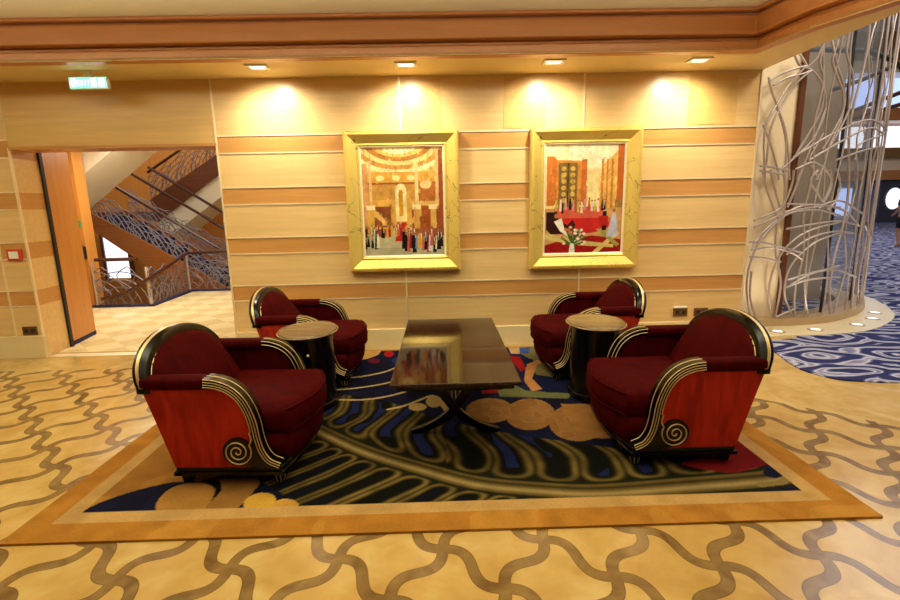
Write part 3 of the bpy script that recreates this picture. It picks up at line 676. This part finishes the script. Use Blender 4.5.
# pale arcs at left centre
for a in (((330, 380), (360, 378), (385, 373), (402, 366)), ((325, 392), (360, 389), (392, 383), (412, 374)), ((330, 401), (365, 401), (395, 396), (422, 387)), ((388, 411), (405, 407), (428, 398))):
    R.fill(R.line([p[:2] for p in smoothpath([(*q, 0) for q in g_(*a)], 5)], .028), (206, 176, 120))
# back left: red spots and pale curve
R.fill(pell(389, 355, 5, 3), (170, 24, 30)); R.fill(pell(374, 362, 6, 2.5), (110, 24, 50)); R.fill(pell(398, 362, 6, 3), (36, 44, 110))
R.fill(R.poly(g_((300, 345), (383, 350), (378, 356), (368, 360), (355, 362), (345, 380), (300, 380))), (206, 160, 84))
# back right: zigzags
zz = lambda *p: R.poly(gz(480, 280, 5, *p))
R.fill(zz((120, 335), (420, 330), (600, 420), (600, 600), (60, 600), (150, 380)), (24, 28, 66))
R.fill(zz((140, 340), (300, 335), (420, 420), (430, 500), (280, 480), (250, 400)), (128, 116, 70))
R.fill(zz((195, 335), (255, 335), (240, 375), (200, 370)), (60, 84, 150)); R.fill(zz((275, 360), (330, 360), (330, 385), (280, 380)), (50, 70, 140)); R.fill(zz((140, 340), (195, 340), (200, 375), (155, 375)), (196, 160, 110))
R.fill(zz((190, 400), (260, 400), (280, 430), (240, 440), (200, 425)), (24, 28, 66)); R.fill(zz((300, 400), (440, 400), (440, 440), (330, 430)), (24, 28, 66))
R.fill(zz((150, 385), (200, 390), (230, 450), (205, 465), (165, 420)), (160, 26, 24)); R.fill(zz((0, 540), (110, 525), (90, 570), (10, 575)), (150, 24, 24))
R.fill(zz((230, 440), (290, 420), (260, 500), (320, 550), (260, 565), (220, 510)), (206, 140, 84)); R.fill(zz((230, 430), (290, 405), (310, 420), (250, 445)), (206, 140, 84))
R.fill(zz((90, 560), (180, 535), (230, 560), (460, 575), (440, 600), (100, 590)), (120, 120, 72)); R.fill(zz((270, 510), (420, 515), (430, 570), (330, 570)), (24, 28, 66))
# gold field front left with crescents
arc = smoothpath([(*q, 0) for q in g_((80, 515), (100, 505), (125, 496), (150, 489), (175, 484), (215, 480), (240, 455), (235, 420))], 5)
R.fill(R.poly([(RX0, 2.1)]+[tuple(p[:2]) for p in arc]+[tuple(g_((235, 380))[0]), (RX0, 4.3)]), (188, 132, 58)); m = R.X < -1.0
R.fill(m & (N2 > .58) & R.poly([(RX0, 2.1)]+[tuple(p[:2]) for p in arc]+[tuple(g_((235, 380))[0]), (RX0, 4.3)]), (166, 110, 44), .5)
z6 = lambda *p: R.poly([tuple(q[:2]) for q in smoothpath([(*q, 0) for q in gz(120, 400, 4.09, *p)], 4)])
R.fill(z6((340, 330), (560, 330), (540, 390), (450, 470), (340, 470)), (166, 116, 54))
R.fill(z6((330, 335), (400, 335), (415, 375), (370, 425), (340, 440), (380, 380), (350, 350)), (16, 12, 12))
R.fill(z6((150, 470), (150, 430), (200, 375), (280, 348), (350, 350), (390, 375), (370, 425), (330, 470)), (186, 132, 60))
R.fill(pell(260, 504.5, 16.5, 9.5, -.2), (226, 174, 66)); R.fill(pell(286, 507.5, 13, 6.5), (212, 158, 70))
# red flower near the front right chair
R.fill(R.poly(g_((680, 466), (710, 455), (741, 439), (756, 442), (771, 459), (768, 466), (740, 474), (727, 475), (700, 471))), (124, 20, 20))
R.fill(N1 > .0, (0, 0, 0), .0)
# borders
bx0, bx1, by0 = R.X-RX0, RX1-R.X, R.Y-RY0; bb = np.minimum(np.minimum(bx0, bx1), by0); bk = RY1-R.Y
R.fill(bb < .215, (206, 162, 98)); R.fill(bb < .135, (190, 128, 48)); R.fill((bb < .135) & (N2 > .6), (204, 146, 62), .6)
R.fill((bk < .035) & (bb > .0), (190, 134, 56))
ts = .85+.3*N1[..., None]; R.C = R.C*ts*np.where((bb < .215)[..., None], .80, .74)
rug = R.mesh('area_rug', 'rug', lambda X_, Y_: (X_, Y_, np.full(X_.shape, .012)), skirt=(0, 0, -.011))
tag(rug, 'large area rug with gold border and dark olive feather design under the seating', 'rug')

# ------------------------------------------------------------------ armchair
def outline(halfw, rear, front, bow, n_=14):
    pts = [(rear, -halfw), (rear, halfw)]
    pts += [(front+bow*(1-(t*t)), halfw*t) for t in np.linspace(1, -1, n_)]
    return pts
def inset(P, d):
    o = []; k_ = len(P)
    for i in range(k_):
        a, p, c_ = Vector(P[i-1]), Vector(P[i]), Vector(P[(i+1) % k_])
        e1_, e2_ = (p-a).normalized(), (c_-p).normalized(); n1 = Vector((e1_.y, -e1_.x)); n2 = Vector((e2_.y, -e2_.x)); m_ = (n1+n2).normalized(); o.append(tuple(p+m_*(d/max(.5, m_.dot(n1)))))
    return o
def lofted(P, prof):   # prof: (inset, z); outline runs clockwise seen from above so +d moves inwards
    return [[(x, y, z) for x, y in inset(P, d)] for d, z in prof]
def ub(z): return -(z-.105)*.30
def make_chair():
    r = empty('armchair', (0, 0, 0))
    O = outline(.385, -.005, .565, .035)
    MB().loft(lofted(O, [(.0, .055), (-.012, .058), (-.012, .078), (-.002, .084), (-.002, .100), (.004, .106)])).build('base_rail', 'black', r, smooth=50)
    for s in (-1, 1):
        # reeded front foot
        ft = MB(); rings = []
        for z, rad in ((0, .022), (.012, .026), (.035, .034), (.057, .036)):
            rings.append([(.535+(rad+.004*math.cos(8*a))*math.cos(a), s*.345+(rad+.004*math.cos(8*a))*math.sin(a), z) for a in [2*PI*k/48 for k in range(48)]])
        f_ = ft.loft(rings).build('foot', 'black', r, smooth=60)
        g = MB()
        for k in range(8):
            a = 2*PI*(k+.5)/8; g.tube([(.535+q*math.cos(a), s*.345+q*math.sin(a), z) for z, q in ((.004, .022), (.035, .033), (.055, .035))], .003, 5)
        g.build('gilt_reed', 'gold', f_)
        MB().loft([[(.03+a*q, s*.34+b_*q, z) for a, b_ in ((-.03, -.03), (.03, -.03), (.03, .03), (-.03, .03))] for z, q in ((0, .75), (.057, 1.))]).build('foot', 'black', r, bevel=.004)
    # lower body and cushion
    B1 = outline(.33, .02, .555, .085)
    MB().loft(lofted(B1, [(.01, .10), (-.01, .14), (-.02, .20), (-.01, .255), (.03, .270)])).build('seat_base', 'velvet', r, smooth=60)
    B2 = outline(.325, .05, .585, .095, 18)
    B2r = lofted(B2, [(.03, .286), (.012, .292), (-.006, .31), (-.012, .36), (-.006, .405), (.008, .424), (.022, .434)])
    for k_, z_ in ((.9, .444), (.7, .452), (.4, .458), (.1, .46)): B2r.append([(.33+(x-.33)*k_, y*k_, z_) for x, y, z in B2r[6]])
    B2r = [[(x, y, z-.022) for x, y, z in rg] for rg in B2r]
    cu = MB().loft(B2r).build('seat_cushion', 'velvet', r, smooth=60)
    q = inset(B2, -.004); MB().tube([(x, y, .398) for x, y in q[2:]], .006, 6).tube([(x, y, .278) for x, y in q[2:]], .006, 6).build('piping', 'velvet', cu, smooth=60)
    path = [tuple(p) for p in smoothpath([(.205, 0, .582), (.265, 0, .574), (.33, 0, .548), (.382, 0, .502), (.417, 0, .438), (.44, 0, .36), (.452, 0, .27), (.470, 0, .20), (.505, 0, .145), (.56, 0, .117)], 6)]
    def shift(P, d):
        o = []
        for i, p in enumerate(P):
            a, c_ = Vector(P[max(0, i-1)]), Vector(P[min(len(P)-1, i+1)]); t = (c_-a).normalized(); o.append((p[0]+t.z*d*-1, p[2]+t.x*d))
        return o
    for s in (-1, 1):
        inn, outr = (.335, .395) if s > 0 else (-.395, -.335)
        prof = [(.0, .105), (ub(.575), .575), (.205, .57)]+[(x, z) for x, z in shift(path, -.01)][1:]+[(.55, .105)]
        MB().prism(prof, inn+(.006 if s > 0 else 0), outr-(0 if s > 0 else .006), 'y').build('side_panel', 'velvet_lit', r, bevel=.006)
        MB().prism([(x*.985+.002, z*.985) for x, z in prof], *((inn-.004, inn+.008) if s > 0 else (outr-.008, outr+.004)), 'y').build('inner_shade_panel', 'velvet', r)  # thin added layer, darker colour stands for shade inside the arm
        # padded top roll
        rr = []
        for u_ in np.linspace(ub(.6)+.02, .206, 8):
            rr.append([(u_, s*.362+.047*math.copysign(abs(math.cos(a))**.7, math.cos(a)), .574+.037*math.copysign(abs(math.sin(a))**.7, math.sin(a))) for a in [2*PI*k/20 for k in range(20)]])
        MB().loft(rr).build('arm_pad', 'velvet', r, smooth=50)
        # black scrolled arm front
        a_o, a_i = shift(path, .026), shift(path, -.025)
        tb = MB(); n_ = len(path); w0, w1 = (s*.328, s*.409)
        vs = [(x, w_, z) for w_ in (w0, w1) for L_ in (a_o, a_i) for x, z in L_]
        fs = []
        for i in range(n_-1): fs += [(i, i+1, n_+i+1, n_+i), (2*n_+i, 2*n_+i+1, 3*n_+i+1, 3*n_+i), (i, i+1, 2*n_+i+1, 2*n_+i), (n_+i, n_+i+1, 3*n_+i+1, 3*n_+i)]
        fs += [(0, n_, 3*n_, 2*n_), (n_-1, 2*n_-1, 4*n_-1, 3*n_-1)]
        tb.add(vs, fs)
        cx, cz = .345, .200
        tb.prism([(cx+.078*math.cos(a), cz+.078*math.sin(a)) for a in [2*PI*k/28 for k in range(28)]], s*.389, s*.409, 'y')
        tb.prism([(cx, cz-.078), (.46, .107), (.56, .107), (.50, .15), (.455, .24), (.425, .27)], s*.389, s*.407, 'y')
        at_ = tb.build('arm_scroll', 'black', r, smooth=40)
        gt = MB()
        for w_ in (s*.411, s*.326):
            for d_, c0 in (((.021, 0), (.006, 0), (-.008, 0), (-.021, 0)) if w_ == s*.411 else ((.016, 0), (-.008, 0))):
                P_ = shift(path, d_); P_ = P_[c0:]
                if w_ == s*.411 and d_ < -.02: P_ = [p for p in P_ if p[1] > .30]
                gt.tube([(x, w_, z) for x, z in P_], .0026, 6)
        gt.tube([(x, s*.368, z) for x, z in shift(path, .0265)], .0022, 6)
        sp_ = []
        for k in range(64):
            t_ = k/63; a = -PI*.0+.55-t_*2*PI*2.6; rad = .072*(1-t_)+.005; sp_.append((cx+rad*math.cos(a), s*.411, cz+rad*math.sin(a)))
        lead = smoothpath([(.418, s*.411, .31), (.425, s*.411, .27), sp_[0]], 4)
        gt.tube(lead[:-1]+[Vector(p) for p in sp_], .0036, 6)
        gt.build('gilding', 'gold', at_, smooth=60)
    # back
    def arch(th, dw=0.): 
        c_, s2 = math.cos(th), math.sin(th); e = 2/2.06
        return (.395+dw)*math.copysign(abs(c_)**e, c_),   .555+(.222+dw)*abs(s2)**e
    TH = [PI*k/36 for k in range(37)]
    fr_ = MB(); rings = []
    def sect(th):
        out = []
        for dr, du in ((.0, -.022), (.01, -.012), (.01, .04), (.0, .052), (-.03, .052), (-.040, .04), (-.040, -.022)):
            w_, z_ = arch(th, dr); out.append((ub(z_)+du, w_, z_))
        return out
    ends = sect(0)
    fr_.loft([[(x, y, z-.03) for x, y, z in sect(0)]]+[sect(t) for t in TH]+[[(x, y, z-.03) for x, y, z in sect(PI)]])
    fo = fr_.build('back_frame', 'black', r, smooth=40)
    g = MB()
    def rail(du0, du1, dr, thick):
        rg = []
        for t in TH:
            o_ = []
            for du, d2 in ((du0, dr), (du0, dr+thick), (du1, dr+thick), (du1, dr)):
                w_, z_ = arch(t, d2); o_.append((ub(z_)+du, w_, z_))
            rg.append(o_)
        g.loft(rg)
    rail(.004, .020, .006, .0065)
    for dr in (-.036,):
        g.tube([(ub(arch(t, dr)[1])+.054, *arch(t, dr)) for t in TH], .0035, 6)
    g.build('gilding', 'gold', fo, smooth=50)
    # padded back: front grid, rear grid
    nu, nv = 18, 14; vs = []; 
    for side in (0, 1):
        for j in range(nv+1):
            for i in range(nu+1):
                q = -1+2*i/nu; w_ = q*.35; ztop = .555+(.222-.032)*max(0., 1-abs(q*.35/.362)**2.06)**(1/2.06)
                z_ = .30+(ztop-.30)*j/nv; e_ = (1-abs(q)**3.5)*(1-(j/nv)**5)
                ff = ub(z_)+.035+(.03+.16*(1-(z_-.30)/.55))*1.0*(.35+.65*e_)+.035*e_
                vs.append((ff, w_, z_) if side == 0 else (ub(z_)-.01, w_, z_))
    k_ = (nu+1)*(nv+1); fs = []
    I = lambda s_, j, i: s_*k_+j*(nu+1)+i
    for j in range(nv):
        for i in range(nu):
            fs += [(I(0, j, i), I(0, j, i+1), I(0, j+1, i+1), I(0, j+1, i)), (I(1, j, i), I(1, j, i+1), I(1, j+1, i+1), I(1, j+1, i))]
    for i in range(nu): fs += [(I(0, 0, i), I(0, 0, i+1), I(1, 0, i+1), I(1, 0, i)), (I(0, nv, i), I(0, nv, i+1), I(1, nv, i+1), I(1, nv, i))]
    for j in range(nv): fs += [(I(0, j, 0), I(0, j+1, 0), I(1, j+1, 0), I(1, j, 0)), (I(0, j, nu), I(0, j+1, nu), I(1, j+1, nu), I(1, j, nu))]
    MB().add(vs, fs).build('backrest', 'velvet', r, smooth=60)
    bp_ = [(-.385, .105), (.385, .105)]+[arch(t, -.02) for t in TH]
    MB().add([(ub(z)-.012, w_, z) for w_, z in bp_]+[(ub(z)+.01, w_, z) for w_, z in bp_],
             [tuple(range(len(bp_))), tuple(range(len(bp_), 2*len(bp_)))]+[(i, (i+1) % len(bp_), len(bp_)+(i+1) % len(bp_), len(bp_)+i) for i in range(len(bp_))]).build('back_panel', 'velvet_lit', r, smooth=40)
    return r
ch = make_chair()
G_ = 'crimson velvet armchairs'
SPOTS = [((-1.422, 2.79), math.radians(-2.5), 'crimson velvet armchair with black and gilt scroll arms, nearest the camera on the left'),
         ((1.60, 2.845), PI, 'crimson velvet armchair with black and gilt scroll arms, nearest the camera on the right'),
         ((-1.37, 4.19), 0., 'crimson velvet armchair against the wall behind the left drum table'),
         ((1.485, 4.215), PI, 'crimson velvet armchair against the wall behind the right drum table')]
for i, ((x, y), a, lab) in enumerate(SPOTS):
    o = ch if i == 0 else copy_tree(ch)
    o.location = (x, y, .012); o.rotation_euler = (0, 0, a); tag(o, lab, 'armchair', G_)

# ------------------------------------------------------------------ drum tables
def make_drum():
    r = empty('drum_table', (0, 0, 0)); sy = 1.2
    MB().lathe([(.185, 0), (.19, .004), (.19, .045), (.178, .05), (.178, .545), (.186, .55), (.186, .556)], 48, sy=sy).build('body', 'black', r, smooth=40)
    tp_ = MB().lathe([(.205, .556), (.212, .560), (.212, .574), (.207, .580), (.02, .5805)], 48, sy=sy).build('tabletop', 'drumtop', r, smooth=40)
    MB().tube([(.2135*math.cos(a), .2135*sy*math.sin(a), .567) for a in [2*PI*k/48 for k in range(49)]], .004, 6).build('brass_edge', 'gold', tp_, smooth=60)
    d_ = []
    for a0, a1 in ((-PI/2-.75, -PI/2+.75),):
        ring = [[(.181*math.cos(a), .181*sy*math.sin(a), z) for a in np.linspace(a0, a1, 14)] for z in (.07, .53)]
        n_ = 14; vs = ring[0]+ring[1]+[(x*.96, y*.96, z) for x, y, z in ring[0]+ring[1]]
        fs = [(i, i+1, n_+i+1, n_+i) for i in range(n_-1)]+[(2*n_+i, 2*n_+i+1, 3*n_+i+1, 3*n_+i) for i in range(n_-1)]
        fs += [(i, i+1, 2*n_+i+1, 2*n_+i) for i in range(n_-1)]+[(n_+i, n_+i+1, 3*n_+i+1, 3*n_+i) for i in range(n_-1)]+[(0, n_, 3*n_, 2*n_), (n_-1, 2*n_-1, 4*n_-1, 3*n_-1)]
        d_ = MB().add(vs, fs).build('door', 'black', r, smooth=40)
    for a, z in ((-PI/2+.28, .44), (-PI/2-.12, .27)):
        k_ = MB().lathe([(.004, 0), (.004, .01), (.009, .014), (.009, .02), (.003, .025)], 14).build('knob', 'trim', d_, smooth=50)
        k_.matrix_local = Matrix.Translation((.181*math.cos(a), .181*sy*math.sin(a), z)) @ Matrix.Rotation(PI/2, 4, 'X')
    return r
d0 = make_drum(); d0.location = (-1.0, 3.495, .012); d0.rotation_euler = (0, 0, .0)
tag(d0, 'black drum side table with figured brown top, between the two left armchairs', 'side table', 'black drum tables')
d1_ = copy_tree(d0); d1_.location = (1.15, 3.525, .012); tag(d1_, 'black drum side table with figured brown top, between the two right armchairs', 'side table', 'black drum tables')

# ------------------------------------------------------------------ coffee table
ct = empty('coffee_table', (.063, 3.31, .012)); tag(ct, 'low rectangular glossy rosewood coffee table with crossed legs in the centre of the rug', 'coffee table')
MB().box(-.365, .365, -.79, .79, .468, .490).build('tabletop', 'rosewood', ct, bevel=.006)
ap = MB().box(-.33, .33, -.74, .74, .428, .468).build('apron', 'black', ct, bevel=.008)
for s in (-1, 1):
    yy = s*.37
    for q in (-1, 1):
        pts = smoothpath([(q*.17, yy, .44), (q*.085, yy, .30), (-q*.0, yy, .165), (-q*.09, yy, .085), (-q*.19, yy, .035), (-q*.285, yy, .006)], 5)
        m_ = MB(); n_ = len(pts); rings = []
        for i, p in enumerate(pts):
            t = (pts[min(i+1, n_-1)]-pts[max(i-1, 0)]).normalized(); nn = Vector((t.z, 0, -t.x)); hw = .033-.014*i/n_
            off_ = .004*q
            rings.append([tuple(p+nn*hw+Vector((0, -.02+off_, 0))), tuple(p+nn*hw+Vector((0, .02+off_, 0))), tuple(p-nn*hw+Vector((0, .02+off_, 0))), tuple(p-nn*hw+Vector((0, -.02+off_, 0)))])
        rings = [[(x, y, max(0, z)) for x, y, z in rg] for rg in rings]
        m_.loft(rings).build('leg', 'black', ct, bevel=.004)
MB().tube([(0, -.37, .17), (0, .37, .17)], .02, 10).build('stretcher', 'black', ct, smooth=50)

# ------------------------------------------------------------------ paintings
def frame(name, x0, x1, z0, z1, lab, painter):
    cx, cz = (x0+x1)/2, (z0+z1)/2; hw, hh = (x1-x0)/2, (z1-z0)/2
    r = empty(name, (cx, WY-.008, cz)); tag(r, lab, 'painting', 'gold framed paintings')
    prof = [(0, 0), (0, .075), (.015, .09), (.035, .092), (.115, .048), (.13, .052), (.14, .045), (.14, .0)]   # inset, proud
    rings = [[(sx*(hw-a), -b_, sz*(hh-a)) for sx, sz in ((-1, -1), (1, -1), (1, 1), (-1, 1))] for a, b_ in prof]
    m = MB(); m.loft(rings, cap=False); m.build('frame', 'leaf', r)
    li = [(.138, .0), (.138, .043), (.146, .045), (.158, .034), (.158, 0)]
    MB().loft([[(sx*(hw-a), -b_, sz*(hh-a)) for sx, sz in ((-1, -1), (1, -1), (1, 1), (-1, 1))] for a, b_ in li], cap=False).build('liner', 'cream', r)
    P = Paint(0, 1, 0, 1.333, .0042); painter(P); iw, ih = hw-.157, hh-.157
    P.mesh('canvas', 'canvas', lambda X_, Y_: ((X_*2-1)*iw, np.full(X_.shape, -.03), (Y_/1.333*2-1)*ih), r, skirt=(0, .02, 0))
    return r
def crowd(P, n_, y0, y1, h, seed, x0=.03, x1=.97, cols=None):
    q = random.Random(seed); cols = cols or [(30, 22, 24), (190, 90, 80), (220, 200, 170), (120, 130, 160), (210, 150, 60), (200, 190, 200), (150, 40, 36), (24, 20, 24), (170, 180, 130)]
    for k in range(n_):
        x = x0+(x1-x0)*(k+.5*q.random())/n_; y = y0+(y1-y0)*q.random(); hh = h*(.8+.35*q.random()); c = q.choice(cols); w_ = hh*.10
        P.fill(P.poly([(x-w_*.5, y+hh*.85), (x+w_*.5, y+hh*.85), (x+w_*1.1, y), (x-w_*1.1, y)]), c); P.fill(P.ell(x, y+hh*.93, hh*.07, hh*.08), (150, 96, 66))
        if q.random() < .4: P.fill(P.poly([(x-w_*.4, y+hh*.85), (x+w_*.1, y+hh*.85), (x, y+hh*.4)]), (236, 226, 210))
def paint1(P):
    N = P.noise(14, 5); N_ = P.noise(40, 6)
    c = lambda *a: P.fill(*a)
    S = lambda pts: P.poly([(x/456.*1.14-.065, 1.333-(y-40)/523.*1.333) for x, y in pts])
    c(np.ones(P.X.shape), (214, 160, 72))
    c(P.Y > 1.05, (222, 184, 110)); 
    for k, col in enumerate(((240, 214, 150), (196, 140, 66), (232, 196, 124), (172, 112, 50), (224, 180, 100), (190, 130, 58))):
        c(((P.X-.46)/(.66-.075*k))**2+((P.Y-1.42)/(.40-.05*k))**2 < 1, col)
    c(P.ell(.46, 1.36, .22, .10), (246, 226, 170)); c((np.abs(((P.X*14) % 1)-.5) < .12) & (P.Y > 1.2), (180, 126, 60), .5)
    c((P.Y > .93) & (P.Y < 1.04) & (P.X > .1) & (P.X < .68), (206, 150, 60)); c((P.Y > .89) & (P.Y < .915), (150, 84, 40)); c((P.Y > .70) & (P.Y < .89) & (P.X < .67), (196, 142, 64))
    for x in (.22, .42, .60): c(P.ell(x, .97, .05, .035), (238, 206, 140))
    c((P.X > .40) & (P.X < .54) & (P.Y > .43) & (P.Y < .80), (232, 206, 140)); c(P.ell(.47, .80, .07, .1), (240, 220, 160)); c((P.X > .445) & (P.X < .495) & (P.Y > .5) & (P.Y < .82), (196, 140, 40))
    c((P.X > .12) & (P.X < .34) & (P.Y > .36) & (P.Y < .62), (130, 70, 36)); c((P.X > .60) & (P.X < .98) & (P.Y > .3) & (P.Y < .62), (150, 74, 30))
    for a in ([(0.1, .62), (.30, .42), (.30, .36), (.1, .52)], [(.72, .60), (.56, .42), (.56, .36), (.72, .50)]): c(P.poly(a), (214, 164, 86)); 
    c((P.Y > .63) & (P.Y < .68) & (P.X > .6), (214, 170, 96)); c((P.X > .68) & (P.X < .9) & (P.Y > .68) & (P.Y < .92), (170, 100, 44)); c(P.ell(.78, .88, .07, .05), (232, 196, 130))
    for x, w_, y0, y1, col in ((.03, .07, .30, 1.15, (206, 150, 90)), (.10, .035, .60, 1.18, (226, 176, 120)), (.67, .045, .62, 1.2, (230, 190, 130)), (.93, .05, .66, 1.33, (226, 178, 120)), (.97, .05, .3, 1.3, (150, 76, 40)), (.09, .08, .3, .6, (206, 158, 70)), (.66, .07, .3, .62, (200, 150, 70)), (.87, .07, .26, .64, (212, 164, 84))):
        c((np.abs(P.X-x) < w_/2) & (P.Y > y0) & (P.Y < y1), col)
    for x in (.09, .66, .87): c((np.abs(P.X-x) < .055) & (P.Y > .58) & (P.Y < .635), (240, 214, 160))
    c(P.Y < .24, (188, 176, 140)); c(P.Y < .10, (168, 160, 130)); c((P.Y < .34) & (P.Y > .24), (150, 80, 50))
    c(P.poly([(.38, .18), (.56, .18), (.53, .42), (.41, .42)]), (186, 40, 30)); c((P.X > .38) & (P.X < .56) & (np.abs((P.Y*22) % 1-.5) < .1) & (P.Y > .2) & (P.Y < .42), (120, 20, 20), .6)
    c(P.poly([(.30, .46), (.38, .36), (.36, .32), (.28, .40)]), (150, 96, 50))
    strokes(P, 420, 31, .26, 1.33)
    crowd(P, 20, .20, .26, .15, 3, .02, .64); crowd(P, 18, .03, .12, .23, 11, .48, .98); crowd(P, 5, .08, .14, .2, 4, .0, .2, [(26, 22, 24), (40, 60, 44), (226, 216, 190)])
    P.C *= (.86+.28*N[..., None])*(.92+.16*N_[..., None])
def strokes(P, n_, seed, y0, y1):
    q = random.Random(seed)
    for k in range(n_):
        x, y = q.random(), y0+(y1-y0)*q.random(); i, j = int(y/1.3331*(P.ny-1)), int(x*(P.nx-1)); c_ = P.C[i, j]*(.55+.95*q.random())+.02*q.random()
        a = .006+.014*q.random(); b_ = a*(.6+2.2*q.random()); P.fill(P.ell(x, y, a, b_), tuple(np.clip(c_, 0, .95)), .5)
def paint2(P):
    N = P.noise(14, 8); N_ = P.noise(40, 9); c = lambda *a: P.fill(*a)
    c(np.ones(P.X.shape), (232, 202, 140)); c((P.Y > 1.12), (240, 218, 166)); c((P.X > .30) & (P.Y > 1.05), (238, 222, 186), .8)
    c(P.poly([(.06, .60), (.06, 1.16), (.52, 1.14), (.52, .60)]), (206, 132, 60)); c((P.X > .02) & (P.X < .14) & (P.Y > .6) & (P.Y < 1.2), (196, 112, 50)); c((P.X > .46) & (P.X < .53) & (P.Y > .6) & (P.Y < 1.16), (190, 106, 46))
    c((P.X > .17) & (P.X < .41) & (P.Y > .58) & (P.Y < 1.12), (124, 96, 44))
    for x in (.235, .35):
        for k in range(6): c(P.ell(x, .66+.078*k, .032, .028), (206, 166, 80))
    c((np.abs(P.X-.29) < .008) & (P.Y > .58) & (P.Y < 1.12), (60, 44, 20))
    c(P.poly([(.68, .58), (.72, 1.08), (.92, 1.26), (.92, .50)]), (222, 170, 90))
    for x in (.73, .79, .85): c((np.abs(P.X-x) < .012) & (P.Y > .55) & (P.Y < 1.16), (190, 120, 50))
    c((P.X > .92), (186, 96, 38)); c((P.X > .9) & (P.Y < .66), (150, 110, 60)); c((P.X > .55) & (P.X < .68) & (P.Y > .6) & (P.Y < 1.0), (240, 214, 150))
    strokes(P, 420, 32, .5, 1.33); c(P.Y < .56, (196, 150, 90)); c(P.poly([(.1, .44), (.9, .44), (.95, .30), (.05, .30)]), (176, 110, 70)); c(P.ell(.5, .36, .34, .115), (196, 40, 36)); c((P.Y > .44) & (P.Y < .58) & (P.X > .12) & (P.X < .75), (206, 92, 70)); c(P.poly([(0, 0), (1, 0), (1, .16), (.62, .22), (.2, .16), (0, .1)]), (150, 24, 24))
    c(P.poly([(0, .26), (.45, .16), (.9, .10), (.9, .06), (.4, .1), (0, .18)]), (206, 184, 110)); c(P.poly([(.62, .0), (.70, 0), (.98, .24), (.92, .26)]), (212, 190, 110)); c(P.poly([(.66, .30), (.74, .30), (.98, .10), (.94, .07)]), (150, 150, 80))
    crowd(P, 16, .50, .56, .15, 21, .14, .8, [(190, 80, 70), (230, 206, 190), (120, 130, 160), (196, 180, 70), (40, 26, 30), (206, 140, 130)])
    c(P.poly([(.02, .30), (.02, .52), (.16, .52), (.18, .42), (.32, .34), (.30, .24), (.08, .24)]), (52, 22, 22)); c(P.poly([(.12, .40), (.22, .44), (.26, .30), (.36, .22), (.32, .2), (.2, .28)]), (232, 224, 210)); c(P.ell(.15, .47, .025, .03), (170, 110, 80))
    c(P.poly([(.30, .36), (.36, .42), (.40, .36), (.38, .28), (.3, .28)]), (60, 26, 24))
    c(P.poly([(.88, .50), (.92, .50), (.96, .20), (.80, .20)]), (186, 184, 206)); c(P.ell(.895, .53, .02, .025), (160, 100, 70)); c(P.poly([(.75, .52), (.80, .52), (.80, .28), (.74, .28)]), (30, 20, 24)); c(P.poly([(.70, .34), (.82, .34), (.82, .46), (.70, .46)]), (176, 36, 34))
    q = random.Random(5)
    for k in range(46):
        a = q.random()*PI*1.3-.4; rr = .05+.12*q.random(); x, y = .36+rr*math.cos(a), .17+rr*math.sin(a)*1.1
        c(P.line([(.36, .10), (x, y)], .012), (70, 96, 44))
        if k % 2: c(P.ell(x, y, .022, .016), q.choice([(236, 150, 130), (240, 210, 196), (220, 96, 80), (244, 224, 200)]))
    c(P.poly([(.32, .0), (.40, .0), (.385, .12), (.335, .12)]), (206, 214, 206))
    P.C *= (.86+.28*N[..., None])*(.92+.16*N_[..., None])
frame('wall_painting', -.918, .192, .83, 2.19, 'gold framed painting of a domed ballroom with staircase and gowned crowd, the left one', paint1)
frame('wall_painting', .890, 1.985, .815, 2.185, 'gold framed painting of a red carpeted lounge with flowers, the right one', paint2)

# ------------------------------------------------------------------ light
def area(name, loc, size, e, col, rot=(0, 0, 0), sy=None):
    l = bpy.data.lights.new(name, 'AREA'); l.energy = e; l.color = col; l.size = size
    if sy: l.shape = 'RECTANGLE'; l.size_y = sy
    o = bpy.data.objects.new(name, l); COL.objects.link(o); o.location = loc; o.rotation_euler = rot; return o
WARM = (1, .85, .57)
area('ceiling_glow', (0, .3, 2.98), 5.0, 46, WARM, sy=3.0)
area('ceiling_fill', (-1.5, 2.75, 2.62), 8.0, 205, (1, .99, .88), rot=(math.radians(180+8), 0, 0), sy=.7)  # added unseen fill facing up, brightens ceiling and cornice; no fixture there
area('lobby_glow', (-4.2, 7.3, 2.55), 1.6, 105, (1, .93, .78))
area('stair_glow', (-6.3, 10., 4.9), 2.5, 140, (1, .90, .72))
area('atrium_glow', (14, 14, 12.5), 12, 1900, (.92, .92, 1.), sy=14)
area('screen_glow', (5.2, 3.2, 5.0), 1.5, 170, (1, .88, .70), rot=(math.radians(35), 0, 0))
for x_, y_ in ((3.72, 5.15), (4.18, 5.19), (4.80, 5.36), (5.22, 5.63), (5.52, 5.93)):
    l = bpy.data.lights.new('uplight', 'SPOT'); l.energy = 14; l.color = (1, .86, .66); l.spot_size = math.radians(110); l.spot_blend = 1.; l.shadow_soft_size = .04
    o = bpy.data.objects.new('uplight', l); COL.objects.link(o); o.location = (x_, y_, .04); o.rotation_euler = (math.radians(168), 0, 0)
W = bpy.data.worlds.new('world'); SC.world = W; W.use_nodes = True
W.node_tree.nodes['Background'].inputs[0].default_value = (1, .84, .62, 1); W.node_tree.nodes['Background'].inputs[1].default_value = .25
vs_ = SC.view_settings; vs_.view_transform = 'Standard'; vs_.look = 'None'; vs_.gamma = 1; vs_.use_curve_mapping = False; vs_.exposure = -.2
